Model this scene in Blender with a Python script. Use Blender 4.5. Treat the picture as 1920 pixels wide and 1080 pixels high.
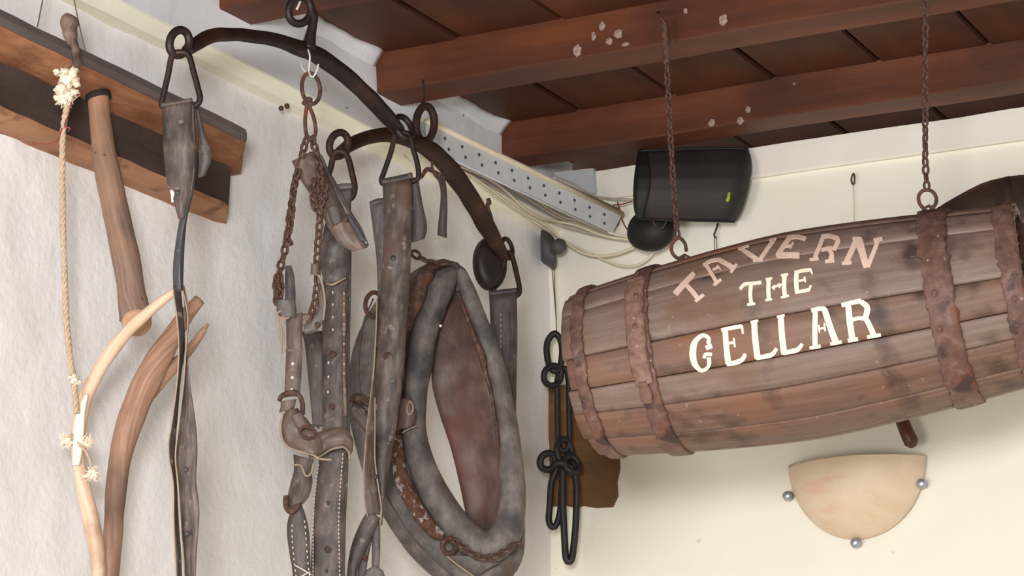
import bpy, math, random
from mathutils import Vector, noise
random.seed(7)
PI = math.pi
for o in list(bpy.data.objects): bpy.data.objects.remove(o)
SC = bpy.context.scene
COL = SC.collection

# ------------------------------------------------------------ camera, sky, light, exposure
YAW, PIT, FL = math.radians(28.2165), math.radians(13.3475), 4200.0
CAM = Vector((2.3, 0.0, 1.6))
cd = bpy.data.cameras.new('camera'); co = bpy.data.objects.new('camera', cd); COL.objects.link(co)
co.location = CAM; co.rotation_euler = (PI/2 + PIT, 0, YAW)
cd.sensor_width = 36; cd.lens = FL/1920*36; cd.clip_start = 0.05
SC.camera = co
SC.view_settings.view_transform = 'Standard'; SC.view_settings.look = 'None'
SC.view_settings.gamma = 1; SC.view_settings.use_curve_mapping = False
SC.view_settings.exposure = 0.23
wd = bpy.data.worlds.new('world'); SC.world = wd; wd.use_nodes = True
wd.node_tree.nodes['Background'].inputs[0].default_value = (1.0, 0.94, 0.85, 1)
wd.node_tree.nodes['Background'].inputs[1].default_value = 0.66
def area(name, loc, target, size, power, color):
    l = bpy.data.lights.new(name, 'AREA'); l.shape = 'DISK'; l.size = size; l.energy = power; l.color = color
    o = bpy.data.objects.new(name, l); COL.objects.link(o); o.location = loc
    o.rotation_euler = (Vector(target) - Vector(loc)).to_track_quat('-Z', 'Y').to_euler()
    return o
area('camera_flash', CAM + Vector((-0.20, -0.05, 0.42)), (0.55, 3.9, 2.35), 0.42, 80, (0.97, 0.975, 1.0))

area('low_left_fill', (0.75, -0.9, 1.15), (0.9, 4.2, 2.9), 1.4, 66, (1.0, 0.965, 0.92))  # unseen soft light added at low left to fill the barrel's shadow

# ------------------------------------------------------------ picture geometry: turn a direction into a point on a real plane
cy_, sy_, cp_, sp_ = math.cos(YAW), math.sin(YAW), math.cos(PIT), math.sin(PIT)
FW = Vector((-sy_*cp_, cy_*cp_, sp_)); RT = Vector((cy_, sy_, 0)); UP = RT.cross(FW); FH = Vector((-sy_, cy_, 0))
YC = 4.46793
def ray(x, y): return FW*FL + RT*(x-960) - UP*(y-540)
def onL(x, y, o=0.0): d = ray(x, y); return CAM + d*((o-CAM.x)/d.x)              # plane parallel to the left wall
def onW(x, y, o=0.0): d = ray(x, y); return CAM + d*((YC-o-CAM.y)/d.y)            # plane parallel to the right wall
def onZ(x, y, z): d = ray(x, y); return CAM + d*((z-CAM.z)/d.z)
def onH(x, y, h): d = ray(x, y); return CAM + d*(h/d.dot(FH))                     # upright plane facing the room's diagonal
def onS(x, y, o=0.0):
    a, b = onL(x, y, o), onW(x, y, o)
    return a if (a-CAM).length < (b-CAM).length else b
def hL(x, o, y=600): return (onL(x, y, o)-CAM).dot(FH)
def hW(x, o, y=600): return (onW(x, y, o)-CAM).dot(FH)

# ------------------------------------------------------------ objects
ORG = {}
def mk(name, V, F, m, parent=None, uv=None, smooth=True, origin=None):
    V = [Vector(v) for v in V]
    if origin is None:
        lo = [min(v[i] for v in V) for i in range(3)]; hi = [max(v[i] for v in V) for i in range(3)]
        origin = Vector(((lo[0]+hi[0])/2, (lo[1]+hi[1])/2, lo[2]))
    me = bpy.data.meshes.new(name)
    me.from_pydata([v-origin for v in V], [], F); me.materials.append(m)
    if uv:
        ul = me.uv_layers.new(name='UVMap')
        for lp in me.loops: ul.data[lp.index].uv = uv[lp.vertex_index]
    if smooth: me.polygons.foreach_set('use_smooth', [True]*len(F))
    me.update()
    o = bpy.data.objects.new(name, me); COL.objects.link(o)
    ORG[o.name] = origin
    if parent is not None:
        o.parent = parent; o.location = origin - ORG[parent.name]
    else: o.location = origin
    return o
def thing(name, label, cat, loc, group=None):
    o = bpy.data.objects.new(name, None); COL.objects.link(o); o.location = loc; o.empty_display_size = .05
    ORG[o.name] = Vector(loc); return tag(o, label, cat, group)
def tag(o, label, cat, group=None):
    o['label'] = label; o['category'] = cat
    if group: o['group'] = group
    return o
def struct(o): o['kind'] = 'structure'; return o

def join(*parts):
    V, F, U = [], [], []
    for p in parts:
        b = len(V); V += list(p[0]); F += [tuple(i+b for i in f) for f in p[1]]
        U += list(p[2]) if len(p) > 2 and p[2] else [(0, 0)]*len(p[0])
    return V, F, U
def lerp(a, b, t): return a + (b-a)*t
def spl(P, n, closed=False):
    """Catmull-Rom through tuples of any length, n samples (uniform by chord length)"""
    P = [tuple(map(float, p)) for p in P]; m = len(P)
    if closed: Q = [P[-1]] + P + [P[0], P[1]]
    else: Q = [tuple(2*a-b for a, b in zip(P[0], P[1]))] + P + [tuple(2*a-b for a, b in zip(P[-1], P[-2]))]
    segs = m if closed else m-1
    ln = [max(1e-6, math.dist(Q[i+1][:2] if len(P[0]) != 3 else Q[i+1], Q[i+2][:2] if len(P[0]) != 3 else Q[i+2])) for i in range(segs)]
    tot = sum(ln); out = []
    cnt = n if closed else n-1
    for k in range(n):
        d = tot*k/cnt; i = 0
        while i < segs-1 and d > ln[i]: d -= ln[i]; i += 1
        t = min(1, d/ln[i]); p0, p1, p2, p3 = Q[i:i+4]
        out.append(tuple(.5*(2*b+(c-a)*t+(2*a-5*b+4*c-e)*t*t+(3*b-a-3*c+e)*t**3) for a, b, c, e in zip(p0, p1, p2, p3)))
    return out
def tube(P, R, seg=10, closed=False, flat=1.0, ref=None, cap=True, lump=0.0, lscale=30.0, twist=0.0):
    """round (or flattened along ref) tube through world points with a radius per point"""
    P = [Vector(p) for p in P]; n = len(P)
    if not hasattr(R, '__len__'): R = [R]*n
    V, F, U = [], [], []; prevN = None; dist = 0
    for i in range(n):
        if closed: T = P[(i+1) % n]-P[i-1]
        else: T = P[min(i+1, n-1)]-P[max(i-1, 0)]
        if T.length < 1e-9: T = Vector((0, 0, -1))
        T.normalize()
        if ref is not None: N = ref - T*ref.dot(T)
        elif prevN is None:
            N = (FH if abs(T.dot(FH)) < .9 else RT); N = N - T*N.dot(T)
        else: N = prevN - T*prevN.dot(T)
        if N.length < 1e-6: N = T.orthogonal()
        N.normalize(); prevN = N; B = T.cross(N)
        if i: dist += (P[i]-P[i-1]).length
        for k in range(seg):
            a = 2*PI*k/seg + twist*dist
            q = P[i] + (N*math.cos(a)*flat + B*math.sin(a))*R[i]
            if lump: q = q + (q-P[i])*lump*noise.noise(q*lscale)
            V.append(q); U.append((dist, k/seg*2*PI*R[i]))
    m = n if closed else n-1
    for i in range(m):
        a, b = i*seg, ((i+1) % n)*seg
        for k in range(seg):
            k2 = (k+1) % seg
            F.append((a+k, a+k2, b+k2, b+k))
    if cap and not closed:
        F.append(tuple(range(seg-1, -1, -1))); F.append(tuple((n-1)*seg+k for k in range(seg)))
    return V, F, U
def px_tube(pts, n=None, seg=10, closed=False, **k):
    """pts: (x, y, h, radius in picture units) on upright planes at distance h"""
    n = n or max(8, len(pts)*6)
    S = spl(pts, n, closed)
    W = [onH(x, y, h) for x, y, h, r in S]
    R = [max(1e-4, r*h/FL*1.03) for x, y, h, r in S]
    return tube(W, R, seg, closed, **k)
def strap(Lp, Rp, h, th=.005, n=None, cols=6, bulge=.0, tilt=0.0, wav=.0, seed=0):
    """leather strap between two edges; h a number or list along it, tilt makes the right edge deeper"""
    n = n or max(10, 5*max(len(Lp), len(Rp)))
    A, B = spl(Lp, n), spl(Rp, n)
    if not hasattr(h, '__len__'): h = [h, h]
    V, F, U = [], [], []; dist = 0; prev = None
    for i in range(n):
        t = i/(n-1)*(len(h)-1); j = min(int(t), len(h)-2); hh = lerp(h[j], h[j+1], t-j)
        for side in (0, 1):
            for c in range(cols+1):
                u = c/cols
                x, y = lerp(A[i][0], B[i][0], u), lerp(A[i][1], B[i][1], u)
                d = hh - bulge*(1-(2*u-1)**2) + tilt*(u-.5) + (th if side else 0)
                if wav: d += wav*noise.noise(Vector((x*.02+seed, y*.02, 3.1)))
                if not side and c in (0, cols): d += th*.25
                V.append(onH(x, y, d))
                U.append((dist, u*.07))
        mid = onH((A[i][0]+B[i][0])/2, (A[i][1]+B[i][1])/2, hh)
        if prev is not None: dist += (mid-prev).length
        prev = mid
    w = 2*(cols+1)
    for i in range(n-1):
        a, b = i*w, (i+1)*w
        for c in range(cols):
            F.append((a+c, a+c+1, b+c+1, b+c)[::-1]); F.append((a+cols+1+c, a+cols+2+c, b+cols+2+c, b+cols+1+c))
        F.append((a, b, b+cols+1, a+cols+1)[::-1]); F.append((a+cols, a+2*cols+1, b+2*cols+1, b+cols)[::-1])
    for a in (0, (n-1)*w):
        for c in range(cols):
            q = (a+c, a+c+1, a+cols+2+c, a+cols+1+c); F.append(q if a == 0 else q[::-1])
    return V, F, U
def band(P, W, th, nrm=None, n=None):
    """flat ribbon: P world points, W unit width vector times half width per point (list), thickness th"""
    V, F, U = [], [], []; d = 0
    for i, (p, w) in enumerate(zip(P, W)):
        T = (P[min(i+1, len(P)-1)]-P[max(i-1, 0)]).normalized(); nn = T.cross(w).normalized()*th/2
        if i: d += (P[i]-P[i-1]).length
        V += [p-w-nn, p+w-nn, p+w+nn, p-w+nn]; U += [(d, 0), (d, .05), (d, .05), (d, 0)]
    for i in range(len(P)-1):
        a, b = 4*i, 4*i+4
        for k in range(4): F.append((a+k, a+(k+1) % 4, b+(k+1) % 4, b+k))
    e = 4*(len(P)-1); F += [(3, 2, 1, 0), (e, e+1, e+2, e+3)]
    return V, F, U
def box(lo, hi, ch=0.0):
    x0, y0, z0 = lo; x1, y1, z1 = hi
    if not ch:
        V = [(x, y, z) for x in (x0, x1) for y in (y0, y1) for z in (z0, z1)]
        F = [(0, 1, 3, 2), (4, 6, 7, 5), (0, 4, 5, 1), (2, 3, 7, 6), (0, 2, 6, 4), (1, 5, 7, 3)]
        return [Vector(v) for v in V], F, [(v[0], v[1]) for v in V]
    import bmesh
    bm = bmesh.new(); v, f, _ = box(lo, hi); vs = [bm.verts.new(q) for q in v]
    for q in f: bm.faces.new([vs[i] for i in q])
    bmesh.ops.bevel(bm, geom=bm.edges[:], offset=ch, segments=2, affect='EDGES')
    V = [x.co.copy() for x in bm.verts]; bm.verts.index_update()
    F = [tuple(x.index for x in q.verts) for q in bm.faces]; bm.free()
    return V, F, [(q.x, q.y) for q in V]
def prism(pts, h0, h1, ch=0.0, seg=2):
    """outline given in the picture, at real distance h0 (front) to h1 (back), bevelled"""
    import bmesh
    bm = bmesh.new()
    a = [bm.verts.new(onH(x, y, h0)) for x, y in pts]; off = FH*(h1-h0)
    b = [bm.verts.new(v.co+off) for v in a]; n = len(a)
    bm.faces.new(a); bm.faces.new(b[::-1])
    for i in range(n): bm.faces.new((a[i], b[i], b[(i+1) % n], a[(i+1) % n]))
    bmesh.ops.recalc_face_normals(bm, faces=bm.faces[:])
    if ch: bmesh.ops.bevel(bm, geom=bm.edges[:], offset=ch, segments=seg, affect='EDGES', clamp_overlap=True)
    bmesh.ops.triangulate(bm, faces=[f for f in bm.faces if len(f.verts) > 4])
    bm.verts.index_update()
    V = [v.co.copy() for v in bm.verts]; F = [tuple(v.index for v in f.verts) for f in bm.faces]; bm.free()
    return V, F, [(0, 0)]*len(V)
def disc(c, ax, r, th, seg=16, dome=0.0):
    """short round stud / disc with axis ax"""
    ax = ax.normalized(); N = ax.orthogonal().normalized(); B = ax.cross(N); V, F = [], []
    prof = [(0.85, -th/2), (1, -th/4), (1, th/4), (0.85, th/2)] + ([(0.5, th/2+dome*.7)] if dome else [])
    for q, z in prof:
        for k in range(seg):
            a = 2*PI*k/seg; V.append(c + (N*math.cos(a)+B*math.sin(a))*r*q + ax*z)
    for i in range(len(prof)-1):
        for k in range(seg): F.append((i*seg+k, i*seg+(k+1) % seg, (i+1)*seg+(k+1) % seg, (i+1)*seg+k))
    F.append(tuple(range(seg-1, -1, -1))); e = (len(prof)-1)*seg
    if dome:
        V.append(c+ax*(th/2+dome)); [F.append((e+k, e+(k+1) % seg, len(V)-1)) for k in range(seg)]
    else: F.append(tuple(e+k for k in range(seg)))
    return V, F, [(0, 0)]*len(V)
def link_verts(c, T, N, L, Wd, r, n=14, seg=7):
    """oval chain link centred on c, long axis T, lying in plane T,N"""
    P = []
    for k in range(n):
        a = 2*PI*k/n; x, y = math.cos(a), math.sin(a)
        P.append(c + T*(L/2-r)*math.copysign(abs(x)**.75, x) + N*(Wd/2-r)*math.copysign(abs(y)**.75, y))
    return tube(P, r, seg, True, ref=T.cross(N))
def chain_links(parent, path, pitch, Wd, r, m, name='link', jit=.25, start=0, L=None):
    """links along world polyline, alternately turned"""
    P = [Vector(p) for p in path]; ln = [(P[i+1]-P[i]).length for i in range(len(P)-1)]; tot = sum(ln)
    n = max(1, round(tot/pitch)); out = []
    def at(d):
        for i, l in enumerate(ln):
            if d <= l or i == len(ln)-1: return P[i].lerp(P[i+1], d/l)
            d -= l
    for k in range(n):
        a, b = at(tot*k/n), at(tot*(k+1)/n); T = (b-a).normalized(); c = (a+b)/2
        base = RT - T*RT.dot(T)
        if base.length < .2: base = UP - T*UP.dot(T)
        base.normalize(); other = T.cross(base)
        ang = PI/4 + ((k+start) % 2)*PI/2 + random.uniform(-jit, jit)
        N = base*math.cos(ang) + other*math.sin(ang)
        v, f, u = link_verts(c, T, N, L or (tot/n + 2.1*r), Wd, r)
        out.append(mk(name, v, f, m, parent, u))
    return out

# ------------------------------------------------------------ materials
def mat(name, cols, scale=(8, 8, 8), coord='Object', rough=.7, bump=.25, bdist=.004, metal=0.0, detail=9, spec=.4,
        patch=None, spots=None, fine=None, rot=(0, 0, 0), dist=.0, bscale=1.0):
    """noise coloured material. cols: [(pos, rgb)..]; patch: (rgb, scale, lo, hi); spots: same as patch, small"""
    m = bpy.data.materials.new(name); m.use_nodes = True; nt = m.node_tree; N = nt.nodes; K = nt.links.new
    b = N['Principled BSDF']
    tc = N.new('ShaderNodeTexCoord'); mp = N.new('ShaderNodeMapping'); mp.inputs['Scale'].default_value = scale; mp.inputs['Rotation'].default_value = rot
    K(tc.outputs[coord], mp.inputs[0])
    nz = N.new('ShaderNodeTexNoise'); nz.inputs['Scale'].default_value = 1; nz.inputs['Detail'].default_value = detail
    nz.inputs['Roughness'].default_value = .62; nz.inputs['Distortion'].default_value = dist
    K(mp.outputs[0], nz.inputs['Vector'])
    cr = N.new('ShaderNodeValToRGB'); e = cr.color_ramp.elements
    while len(e) < len(cols): e.new(.5)
    for q, (p, c) in zip(e, cols): q.position = p; q.color = (*c, 1)
    K(nz.outputs['Fac'], cr.inputs[0]); out = cr.outputs[0]
    for k, pt in enumerate([patch, spots] if not isinstance(patch, list) else patch + [spots]):
        if not pt: continue
        rgb, s, lo, hi = pt
        n2 = N.new('ShaderNodeTexNoise'); n2.inputs['Scale'].default_value = 1; n2.inputs['Detail'].default_value = 5
        m2 = N.new('ShaderNodeMapping'); m2.inputs['Scale'].default_value = s if hasattr(s, '__len__') else (s, s, s)
        m2.inputs['Location'].default_value = (3.7*k+1, 1.3, 5.1*k)
        K(tc.outputs['Object' if not hasattr(s, '__len__') else coord], m2.inputs[0]); K(m2.outputs[0], n2.inputs['Vector'])
        r2 = N.new('ShaderNodeMapRange'); r2.inputs[1].default_value = lo; r2.inputs[2].default_value = hi; K(n2.outputs['Fac'], r2.inputs[0])
        mx = N.new('ShaderNodeMix'); mx.data_type = 'RGBA'; mx.inputs[7].default_value = (*rgb, 1)
        K(r2.outputs[0], mx.inputs[0]); K(out, mx.inputs[6]); out = mx.outputs[2]
    K(out, b.inputs['Base Color'])
    b.inputs['Roughness'].default_value = rough; b.inputs['Metallic'].default_value = metal
    b.inputs['Specular IOR Level'].default_value = spec
    if bump:
        bp = N.new('ShaderNodeBump'); bp.inputs['Strength'].default_value = bump; bp.inputs['Distance'].default_value = bdist
        hsrc = nz.outputs['Fac']
        if fine:
            n3 = N.new('ShaderNodeTexNoise'); n3.inputs['Scale'].default_value = fine; n3.inputs['Detail'].default_value = 6
            K(tc.outputs['Object'], n3.inputs['Vector']); hsrc = n3.outputs['Fac']
        K(hsrc, bp.inputs['Height']); K(bp.outputs[0], b.inputs['Normal'])
    return m
def s(r, g, b):  # 0-255 picture colour to linear
    f = lambda c: (c/255/12.92 if c/255 < .04045 else ((c/255+.055)/1.055)**2.4)
    return (f(r), f(g), f(b))
M = {}
M['plaster_grey'] = mat('rough_offwhite_plaster', [(.3, s(233, 229, 227)), (.7, s(240, 237, 235))], (9, 9, 5), bump=.30, bdist=.006, rough=.85, fine=60, spec=.25)
M['plaster_frieze'] = mat('whitewashed_frieze', [(.3, s(230, 230, 233)), (.7, s(240, 240, 242))], (6, 6, 6), bump=.3, bdist=.006, rough=.85, fine=14, spec=.25,
                          spots=(s(90, 80, 72), 38, .70, .74))
M['plaster_cream'] = mat('cream_plaster', [(.3, s(240, 234, 217)), (.7, s(244, 239, 225))], (3, 3, 3), bump=.25, bdist=.006, rough=.8, fine=16, spec=.25,
                         spots=(s(190, 178, 150), 24, .70, .76))
M['frieze_cream'] = mat('cream_frieze', [(.3, s(236, 227, 214)), (.7, s(243, 235, 223))], (5, 5, 5), bump=.2, bdist=.005, rough=.8, fine=18, spec=.25)
M['trim_yellow'] = mat('ledge_paint_lit_yellow', [(.3, s(247, 241, 216)), (.7, s(251, 248, 230))], (7, 7, 7), bump=.3, bdist=.004, rough=.75, fine=30)  # yellow of light from below put into the ledge colour
M['floor'] = mat('terrace_tiles', [(.3, s(150, 140, 126)), (.7, s(170, 160, 146))], (2, 2, 2), rough=.7)
CW = [(.25, s(62, 32, 17)), (.5, s(94, 49, 26)), (.75, s(122, 68, 39))]
M['beam'] = mat('stained_beam_wood', CW, (1.2, 9, 14), bump=.35, bdist=.004, rough=.55, patch=(s(84, 44, 28), 3.0, .5, .75))
M['beam_spot'] = mat('stained_beam_wood_with_lime', CW, (1.2, 9, 14), bump=.35, bdist=.004, rough=.55, patch=(s(62, 32, 22), 3.0, .45, .7), spots=(s(150, 118, 100), (9, 26, 26), .72, .78))
M['plank'] = mat('stained_ceiling_plank', [(.25, s(58, 30, 16)), (.5, s(82, 42, 21)), (.75, s(104, 56, 30))], (11, 1.2, 8), bump=.25, bdist=.003, rough=.55, patch=(s(60, 30, 19), 2.5, .45, .7))
M['dark'] = mat('dark_gap', [(.3, s(30, 22, 18)), (.7, s(44, 32, 26))], rough=.9, bump=0)
M['yoke_grey'] = mat('weathered_grey_wood', [(.3, s(76, 66, 64)), (.7, s(108, 95, 92))], (10, 2, 18), bump=.4, rough=.75)
M['yoke_wood'] = mat('rough_sawn_orange_wood', [(.25, s(112, 70, 46)), (.5, s(150, 99, 68)), (.75, s(188, 136, 100))], (26, 9, 26), bump=.6, bdist=.006, rough=.75, patch=(s(96, 60, 40), 5, .5, .72))
M['yoke_dark'] = mat('dark_smoked_wood', [(.3, s(58, 46, 42)), (.7, s(88, 72, 66))], (9, 2.5, 22), bump=.5, rough=.7, patch=(s(60, 44, 38), 6, .5, .7))
M['yoke_lip'] = mat('pale_worn_edge_wood', [(.3, s(138, 96, 68)), (.7, s(176, 130, 98))], (12, 3, 16), bump=.4, rough=.75, spots=(s(120, 84, 58), 18, .6, .7))
def wood(name, a, b, c, bump=.4, patch=None, spots=None, rough=.6): return mat(name, [(.28, s(*a)), (.5, s(*b)), (.72, s(*c))], (7, 130, 1), 'UV', bump=bump, bdist=.004, rough=rough, patch=patch, spots=spots)
M['stake'] = wood('weathered_stake_wood', (92, 74, 64), (122, 98, 84), (152, 122, 102), patch=(s(164, 122, 94), 4.5, .55, .70), spots=(s(70, 48, 36), 55, .68, .73))
M['cut'] = mat('fresh_cut_end', [(.3, s(160, 122, 92)), (.7, s(194, 156, 122))], (30, 30, 30), bump=.3, rough=.7)
M['branch_pale'] = wood('pale_peeled_branch', (186, 154, 128), (206, 176, 150), (222, 200, 178), patch=(s(160, 122, 98), 9, .56, .70))
M['branch_brown'] = wood('brown_peeled_branch', (116, 86, 68), (150, 114, 92), (180, 142, 116), patch=[(s(104, 80, 66), 7, .48, .66), (s(176, 128, 98), 5, .56, .7)])
M['bark'] = mat('white_birch_flake', [(.3, s(236, 222, 196)), (.7, s(250, 244, 228))], (30, 30, 30), rough=.7)
M['rope'] = mat('hemp_rope', [(.3, s(158, 134, 110)), (.6, s(196, 172, 146)), (.8, s(220, 200, 176))], (160, 300, 1), 'UV', bump=.6, bdist=.003, rough=.85)
M['fray'] = mat('frayed_hemp', [(.3, s(222, 200, 172)), (.7, s(246, 232, 212))], (60, 60, 60), bump=.5, rough=.9)
M['crook'] = wood('grey_crook_wood', (66, 52, 44), (92, 74, 64), (124, 104, 92), patch=(s(136, 114, 98), 12, .55, .68))
M['iron'] = mat('blackened_iron', [(.3, s(27, 19, 17)), (.55, s(42, 29, 25)), (.75, s(64, 44, 36))], (26, 26, 26), bump=.5, bdist=.003, rough=.5, metal=.25, spec=.5,
                patch=(s(70, 42, 30), 9, .55, .75))
M['iron_red'] = mat('reddish_rusted_iron', [(.3, s(36, 21, 16)), (.55, s(55, 33, 24)), (.75, s(84, 52, 38))], (24, 24, 24), bump=.5, bdist=.003, rough=.6, metal=.15)
M['rust'] = mat('rusty_chain_iron', [(.25, s(50, 36, 31)), (.5, s(82, 59, 50)), (.75, s(124, 94, 80))], (90, 90, 90), bump=.9, bdist=.003, rough=.75, metal=.1, patch=(s(110, 60, 42), 30, .54, .66))
M['black_iron'] = mat('black_painted_iron', [(.3, s(22, 18, 18)), (.7, s(44, 36, 34))], (40, 40, 40), bump=.4, rough=.5)
def leather(name, a, b, c, **k):
    d = dict(patch=(s(60, 48, 42), 9, .55, .72), spots=(s(150, 138, 130), 48, .63, .76)); d.update(k)
    return mat(name, [(.28, s(*a)), (.5, s(*b)), (.74, s(*c))], (26, 60, 1), 'UV', bump=.35, bdist=.003, rough=.52, spec=.45, **d)
M['leather'] = leather('cracked_brown_leather', (52, 44, 42), (86, 74, 68), (124, 107, 98), patch=[(s(48, 40, 38), 11, .54, .68), (s(104, 78, 64), 7, .56, .7)], detail=12)
M['leather_grey'] = leather('grey_worn_leather', (64, 58, 57), (98, 90, 87), (134, 124, 118), patch=[(s(52, 46, 45), 13, .52, .68), (s(112, 94, 82), 8, .56, .7)], detail=12)
M['leather_dark'] = leather('dark_stiff_leather', (58, 50, 48), (80, 70, 66), (104, 92, 86))
M['leather_black'] = leather('black_leather_edge', (40, 40, 42), (58, 58, 60), (84, 82, 82), patch=None)
M['leather_tan'] = leather('tan_dry_leather', (74, 60, 53), (110, 92, 81), (146, 125, 110), patch=[(s(72, 58, 52), 13, .52, .68), (s(98, 86, 80), 7, .5, .7)], detail=12)
M['leather_red'] = leather('reddish_collar_lining', (80, 62, 57), (102, 80, 73), (124, 98, 88), patch=[(s(110, 70, 58), 7, .48, .7), (s(66, 54, 52), 6, .54, .7)], spots=None)
M['edge'] = mat('cut_leather_edge', [(.3, s(140, 122, 104)), (.7, s(170, 150, 130))], (40, 40, 40), rough=.8)
M['thread'] = mat('waxed_thread', [(.3, s(196, 184, 172)), (.7, s(226, 216, 206))], (60, 60, 60), rough=.8)
M['collar'] = mat('padded_grey_leather', [(.28, s(66, 60, 58)), (.5, s(96, 88, 84)), (.74, s(130, 119, 111))], (34, 30, 22), bump=.7, bdist=.005, rough=.55,
                  patch=[(s(148, 128, 112), 8, .60, .74), (s(56, 52, 51), 12, .55, .70), (s(84, 66, 58), 17, .58, .7)], detail=10)
M['hames'] = mat('rust_and_flaked_paint', [(.3, s(66, 43, 33)), (.55, s(100, 66, 49)), (.75, s(132, 96, 78))], (90, 90, 90), bump=1.0, bdist=.004, rough=.85,
                 patch=(s(158, 150, 150), 62, .53, .60))
BW = [(.2, s(96, 75, 64)), (.5, s(119, 95, 82)), (.8, s(142, 117, 103))]
M['stave'] = mat('old_barrel_stave', BW, (5, 95, 1), 'UV', bump=.3, bdist=.003, rough=.58, patch=[(s(126, 90, 68), 7, .50, .70), (s(62, 46, 39), 13, .56, .72)], spots=(s(152, 132, 120), 70, .68, .76))
M['stave_b'] = mat('orange_barrel_stave', [(.2, s(90, 67, 55)), (.5, s(114, 87, 72)), (.8, s(138, 110, 94))], (5, 95, 1), 'UV', bump=.3, bdist=.003, rough=.58,
                   patch=[(s(126, 88, 68), 7, .50, .70), (s(60, 44, 36), 12, .54, .70)], spots=(s(156, 134, 118), 70, .68, .76))
M['stave_c'] = mat('grey_barrel_stave', [(.2, s(104, 85, 76)), (.5, s(125, 104, 94)), (.8, s(145, 123, 112))], (5, 95, 1), 'UV', bump=.3, bdist=.003, rough=.58,
                   patch=[(s(116, 88, 70), 7, .52, .72), (s(70, 54, 47), 12, .56, .72)], spots=(s(150, 132, 122), 70, .68, .76))  # flash sheen on the upper staves put into this paler grey
M['hoop'] = mat('rusted_hoop_iron', [(.25, s(78, 55, 47)), (.5, s(106, 77, 67)), (.75, s(138, 108, 96))], (40, 40, 40), bump=.7, bdist=.003, rough=.62, metal=.05,
                patch=[(s(116, 68, 48), 14, .56, .68), (s(70, 52, 48), 22, .58, .66)], spots=(s(176, 156, 146), 75, .68, .75))
M['hoop_light'] = mat('flaking_hoop_end', [(.25, s(92, 66, 56)), (.5, s(124, 94, 80)), (.75, s(154, 124, 110))], (50, 50, 50), bump=.8, bdist=.003, rough=.65, patch=(s(112, 70, 52), 18, .54, .66), spots=(s(176, 152, 140), 70, .66, .74))
M['paint'] = mat('cream_sign_paint', [(.3, s(238, 222, 196)), (.7, s(246, 234, 214))], (30, 30, 30), bump=.15, rough=.6)
M['paint_pale'] = mat('sign_paint_angle_tint', [(.3, s(206, 176, 158)), (.7, s(226, 198, 182))], (30, 30, 30), bump=.15, rough=.6)  # same sign paint; pinkish tint of its angle to the light put in colour
M['plastic'] = mat('black_speaker_plastic', [(.3, s(38, 32, 30)), (.7, s(52, 43, 40))], (4, 4, 4), bump=.1, rough=.6, spec=.35)
M['plastic_blk'] = mat('matt_black_plastic', [(.3, s(16, 14, 14)), (.7, s(24, 21, 20))], (5, 5, 5), bump=0, rough=.6)
M['green'] = mat('yellow_green_sticker', [(.3, s(150, 165, 30)), (.7, s(190, 200, 50))], (30, 30, 30), bump=0)
M['steel'] = mat('galvanised_tray_steel', [(.3, s(196, 197, 200)), (.7, s(222, 222, 224))], (5, 5, 5), bump=.1, rough=.5, metal=.2)
M['cable'] = mat('offwhite_cable_sheath', [(.3, s(214, 200, 172)), (.7, s(232, 220, 196))], (12, 12, 12), bump=0, rough=.55)
M['cable_grey'] = mat('grey_cable_sheath', [(.3, s(176, 166, 152)), (.7, s(196, 186, 172))], (12, 12, 12), bump=0, rough=.55)
M['wire_red'] = mat('red_wire', [(.3, s(120, 44, 36)), (.7, s(150, 62, 50))], bump=0, rough=.5)
M['wire_white'] = mat('white_binding_wire', [(.3, s(196, 194, 192)), (.7, s(226, 224, 222))], bump=0, rough=.5)
M['wire_dark'] = mat('thin_dark_wire', [(.3, s(84, 74, 68)), (.7, s(112, 98, 90))], bump=0, rough=.6)
M['cord'] = mat('yellowed_cord', [(.3, s(210, 202, 150)), (.7, s(226, 218, 172))], bump=0, rough=.8)
M['box_grey'] = mat('dark_grey_box', [(.3, s(62, 58, 58)), (.7, s(88, 84, 84))], (30, 30, 30), bump=.2, rough=.6)
M['alabaster'] = mat('alabaster_glass', [(.25, s(206, 180, 148)), (.45, s(218, 196, 168)), (.65, s(222, 203, 180)), (.8, s(226, 208, 188))], (5, 5, 8), bump=0, rough=.5, spec=.35, dist=2.2,
                     patch=(s(214, 164, 136), (4, 4, 14), .62, .76))
M['chrome'] = mat('brushed_chrome', [(.3, s(150, 156, 164)), (.7, s(190, 196, 204))], (20, 20, 20), bump=0, rough=.45, metal=.8)
M['lintel'] = mat('brown_painted_lintel', [(.3, s(84, 58, 30)), (.55, s(108, 76, 42)), (.75, s(128, 95, 56))], (5, 5, 16), bump=.4, rough=.7)
M['yoke2'] = mat('dark_brown_old_timber', [(.3, s(46, 32, 28)), (.55, s(72, 50, 42)), (.75, s(104, 68, 50))], (6, 10, 12), bump=.5, rough=.6)
M['peg'] = mat('dark_turned_peg', [(.3, s(58, 32, 22)), (.7, s(104, 60, 40))], (8, 8, 20), bump=.2, rough=.4)
M['lime'] = mat('lime_wash_splash', [(.3, s(112, 84, 74)), (.55, s(160, 136, 124)), (.75, s(204, 190, 180))], (120, 120, 120), bump=.4, rough=.85)

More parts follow.
